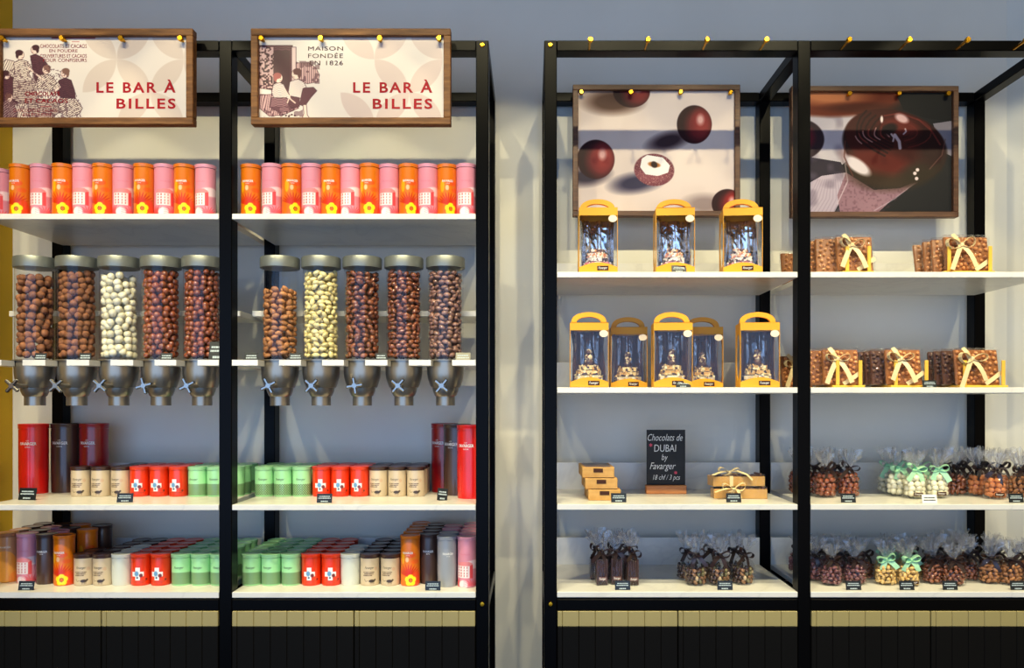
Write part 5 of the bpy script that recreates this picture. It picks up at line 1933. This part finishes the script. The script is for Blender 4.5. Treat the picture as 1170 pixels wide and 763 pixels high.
BAGS5 = [
    (950, 0.085, 'purple', 'brown', True, False, 'front bag of purple almonds left of price card'),
    (977, 0.095, 'purple', 'brown', True, False, 'front bag of purple almonds behind price card'),
    (930, 0.145, 'purple', 'brown', False, False, 'bag of purple almonds against middle post, second row'),
    (960, 0.155, 'purple', 'brown', False, False, 'bag of purple almonds in second row, middle'),
    (986, 0.165, 'dark', 'brown', False, False, 'bag of dark almonds between purple and ivory ones, second row'),
    (935, 0.215, 'purple', 'brown', False, False, 'bag of purple almonds in third row by middle post'),
    (962, 0.230, 'dark', 'brown', False, False, 'bag of dark almonds in third row behind purple ones'),
    (912, 0.262, 'purple', 'brown', False, False, 'bag of purple almonds seen left of middle post, bottom shelf'),
    (1012, 0.090, 'ivory', 'mint', True, False, 'front left mint-ribboned bag of ivory almonds'),
    (1038, 0.080, 'ivory', 'mint', True, True, 'front right mint-ribboned bag of ivory almonds behind price card'),
    (1010, 0.158, 'ivory', 'mint', False, False, 'mint-ribboned bag of ivory almonds, second row left'),
    (1036, 0.150, 'ivory', 'mint', False, False, 'mint-ribboned bag of ivory almonds, second row right'),
    (1012, 0.228, 'ivory', 'mint', False, False, 'mint-ribboned bag of ivory almonds, third row left'),
    (1037, 0.220, 'ivory', 'brown', False, False, 'brown-ribboned bag of ivory almonds in third row'),
    (1066, 0.105, 'dark', 'brown', True, False, 'front bag of dark almonds beside the mint-ribboned bags'),
    (1089, 0.080, 'dark', 'brown', True, False, 'frontmost bag of dark almonds behind price card'),
    (1106, 0.145, 'dark', 'brown', True, False, 'bag of dark almonds right of the price card, second row'),
    (1062, 0.178, 'dark', 'brown', False, False, 'bag of dark almonds in second row near mint ribbons'),
    (1084, 0.205, 'dark', 'brown', False, False, 'bag of dark almonds in third row, middle'),
    (1106, 0.238, 'dark', 'brown', False, False, 'bag of dark almonds in third row near rear post'),
    (1070, 0.272, 'dark', 'brown', False, False, 'bag of dark almonds in last row near mint ribbons'),
    (1096, 0.300, 'dark', 'brown', False, False, 'bag of dark almonds in last row near rear post'),
    (1131, 0.105, 'tan', 'brown', True, False, 'first front bag of tan almonds, bottom shelf'),
    (1155, 0.085, 'tan', 'brown', True, False, 'frontmost bag of tan almonds behind price card, bottom shelf'),
    (1179, 0.095, 'tan', 'brown', False, False, 'bag of tan almonds cut by the photo edge, bottom shelf'),
    (1138, 0.180, 'tan', 'brown', False, False, 'bag of tan almonds in second row, left, bottom shelf'),
    (1163, 0.165, 'tan', 'brown', False, False, 'bag of tan almonds in second row, right, bottom shelf'),
    (1130, 0.250, 'dark', 'brown', False, False, 'bag of dark almonds behind the tan ones, bottom shelf'),
]
for px, Y, fl_, bw, fr, st, lab in BAGS5:
    bag(px, Y, ZB5, fl_, bw, lab, 'bags of almonds on the bottom shelf', fr, st, R(random.uniform(-12, 12)), 0.90)

# tall narrow bags of chocolate sticks
stm = MB()
rnd = random.Random(2)
for a in range(5):
    for b in range(4):
        x, y = -0.0155 + a * 0.0077, -0.0125 + b * 0.0082
        stm.cbox(x - 0.0033, x + 0.0033, y - 0.0034, y + 0.0034, 0.002, 0.068 + rnd.uniform(-0.005, 0.003), 0.0008)
stickme_ = stm.mesh('chocolate_sticks', mat('dark chocolate sticks', (60, 36, 32), 0.3, coat=0.2, build=noise_col(40, [(0.3, (48, 28, 26)), (0.7, (76, 48, 40))], rand=False)))
tl = MB().box(-0.013, 0.013, -0.0236, -0.0232, 0.014, 0.024).mesh('label', mat('smoke label', (110, 78, 74), 0.4))
tx = MB()
text_fit(tx, 'Favarger', -0.011, 0.011, 0.0165, 0.006, -0.0239, shear=0.3)
txm = tx.mesh('lettering', M_white_ink)
for i, (px, Y, lab) in enumerate(((687.5, 0.085, 'front bag of dark sticks nearest the bare wall'), (704.5, 0.092, 'front middle bag of dark chocolate sticks'), (722.5, 0.082, 'front bag of dark sticks farthest from the bare wall'),
                                  (681, 0.150, 'second-row bag of dark sticks nearest bare wall'), (700, 0.152, 'second-row middle bag of dark chocolate sticks'), (718, 0.148, 'second-row bag of dark sticks farthest from bare wall'))):
    t = thing('stick_bag', lab, 'candy bag', (fx(px, Y), Y, ZB5 + 0.0004), R(random.uniform(-6, 6)), 'tall bags of chocolate sticks')
    t.scale = (0.80, 0.80, 1.0)
    fb, ff = TALLFILMS[i % 3]
    put('bag', fb, t)
    put('frill', ff, t)
    put('chocolate_sticks', stickme_, t)
    put('bow', BOWS['brown'][(i + 1) % 4], t, (0, -0.004, 0.090), (0, R(random.uniform(-25, 25)), R(random.uniform(-25, 25))))
    if i < 3:
        l = put('label', tl, t)
        put('lettering', txm, l)

# brown-ribboned bags of mixed nuts and broken chocolate
mm = MB()
rnd = random.Random(8)
for x, y, z, c in bag_points(0.0145, 3, top=0.046):
    me = mixme[rnd.choice((0, 0, 0, 1, 2, 0, 3))]
    mm.add([tuple(v.co) for v in me.vertices], [tuple(p.vertices) for p in me.polygons], rnd.choice((0, 0, 0, 1, 2, 0, 1, 0, 0, 3)), Matrix.Translation((x, y, z)) @ eul().to_matrix().to_4x4())
for z in np.arange(0.008, 0.045, 0.011):
    for a in range(5):
        mm.ball((0.012 * math.sin(a * 1.256 + z * 90), -0.01 * math.cos(a * 1.256 + z * 90), z), 0.0075, 1, a % 2)
mixfill = mm.mesh('mixed_pieces', C_mix, 180)
for i, (px, Y, lab) in enumerate(((795.5, 0.085, 'front bag of mixed nuts nearest the stick bags'), (822, 0.082, 'front middle bag of mixed nuts behind price card'), (849, 0.095, 'front bag of mixed nuts farthest from stick bags'),
                                  (785, 0.150, 'second-row bag of mixed nuts nearest the stick bags'), (812, 0.155, 'second-row middle bag of mixed nuts'), (838, 0.160, 'second-row bag of mixed nuts farthest from stick bags'))):
    t = thing('nut_bag', lab, 'candy bag', (fx(px, Y), Y, ZB5 + 0.0004), R(random.uniform(-15, 15)), 'bags of mixed nuts')
    t.scale = (0.90, 0.90, 0.9)
    fb, ff = FILMS[i % 5]
    put('bag', fb, t)
    put('frill', ff, t)
    put('mixed_pieces', mixfill, t)['kind'] = 'stuff'
    put('bow', BOWS['brown'][i % 4], t, (0, -0.006, BAG_H + 0.011), (0, R(random.uniform(-25, 25)), R(random.uniform(-25, 25))))

# ------------------------------------------------------------------ light
UPPER_W, LOWER_W = 38, 31
W = bpy.data.worlds.new('World')
SC.world = W
W.use_nodes = True
bg = W.node_tree.nodes['Background']
# the rest of the shop: bright at eye level, a dim ceiling above
wt = W.node_tree
tc = N(wt, 'ShaderNodeTexCoord')
sp = N(wt, 'ShaderNodeSeparateXYZ')
wt.links.new(tc.outputs['Generated'], sp.inputs[0])
cr = N(wt, 'ShaderNodeValToRGB')
el = cr.color_ramp.elements
el[0].position, el[0].color = 0.32, (0.26, 0.25, 0.23, 1)
el[1].position, el[1].color = 0.42, (1, 1, 1, 1)
for p, c in ((0.54, (1, 1, 1)), (0.60, (0.10, 0.10, 0.10)), (1.0, (0.05, 0.05, 0.05))):
    e = el.new(p)
    e.color = (*c, 1)
c2 = N(wt, 'ShaderNodeValToRGB')
e2 = c2.color_ramp.elements
e2[0].position, e2[0].color = 0.2, (0.92, 0.94, 0.96, 1)
e2[1].position, e2[1].color = 0.75, (1.0, 0.80, 0.52, 1)
mx_ = N(wt, 'ShaderNodeMath', operation='MULTIPLY_ADD')
mx_.inputs[1].default_value = 0.5
mx_.inputs[2].default_value = 0.5
wt.links.new(sp.outputs[0], mx_.inputs[0])
wt.links.new(mx_.outputs[0], c2.inputs[0])
mul = N(wt, 'ShaderNodeMixRGB', blend_type='MULTIPLY')
mul.inputs[0].default_value = 1.0
ma = N(wt, 'ShaderNodeMath', operation='MULTIPLY_ADD')
ma.inputs[1].default_value = 0.5
ma.inputs[2].default_value = 0.5
wt.links.new(sp.outputs[2], ma.inputs[0])
wt.links.new(ma.outputs[0], cr.inputs[0])
wt.links.new(cr.outputs[0], mul.inputs[1])
wt.links.new(c2.outputs[0], mul.inputs[2])
wt.links.new(mul.outputs[0], bg.inputs[0])
bg.inputs[1].default_value = 0.72

# warm ceiling track spots over the shelves; the farther row is added to balance signs and wall
for i in range(10):
    x = -1.60 + 0.375 * i
    for ty, tz, tilt, size, blend, watt in ((-1.30, 1.60, 49, 57, 0.10, UPPER_W), (-0.78, 1.36, 66, 46, 0.6, LOWER_W)):
        la = bpy.data.lights.new('track_and_fill_spot', 'SPOT')
        la.energy = watt
        la.color = (1.0, 0.88, 0.54)
        la.spot_size = R(size)
        la.spot_blend = blend
        la.shadow_soft_size = 0.018
        o = bpy.data.objects.new('track_and_fill_spot', la)
        COL.objects.link(o)
        o.location = (x, ty, CZ + tz)
        o.rotation_euler = (R(90 - tilt), 0, 0)

# daylight from the shop window behind the viewer
la = bpy.data.lights.new('shop_window', 'AREA')
la.shape = 'RECTANGLE'
la.size, la.size_y = 4.6, 2.2
la.energy = 68
la.color = (0.17, 0.45, 1.0)
o = bpy.data.objects.new('shop_window', la)
COL.objects.link(o)
o.location = (-0.6, -3.6, 1.45)
o.rotation_euler = (R(90), 0, R(-14))

# ------------------------------------------------------------------ camera
cam = bpy.data.cameras.new('camera')
cam.sensor_width = 36
cam.lens = 36 * (D / S) / 1170
cam.shift_x = (585 - VX) / 1170
cam.shift_y = (VY - 381.5) / 1170
cam.clip_start = 0.05
o = bpy.data.objects.new('camera', cam)
COL.objects.link(o)
o.location = (0, -D, CZ)
o.rotation_euler = (PI / 2, 0, 0)
SC.camera = o

SC.view_settings.view_transform = 'Standard'
SC.view_settings.look = 'None'
SC.view_settings.gamma = 1
SC.view_settings.use_curve_mapping = False
SC.view_settings.exposure = 0.12
SC.cycles.transparent_max_bounces = 32
SC.cycles.max_bounces = 10
SC.cycles.caustics_reflective = False
SC.cycles.caustics_refractive = False
SC.cycles.use_denoising = True
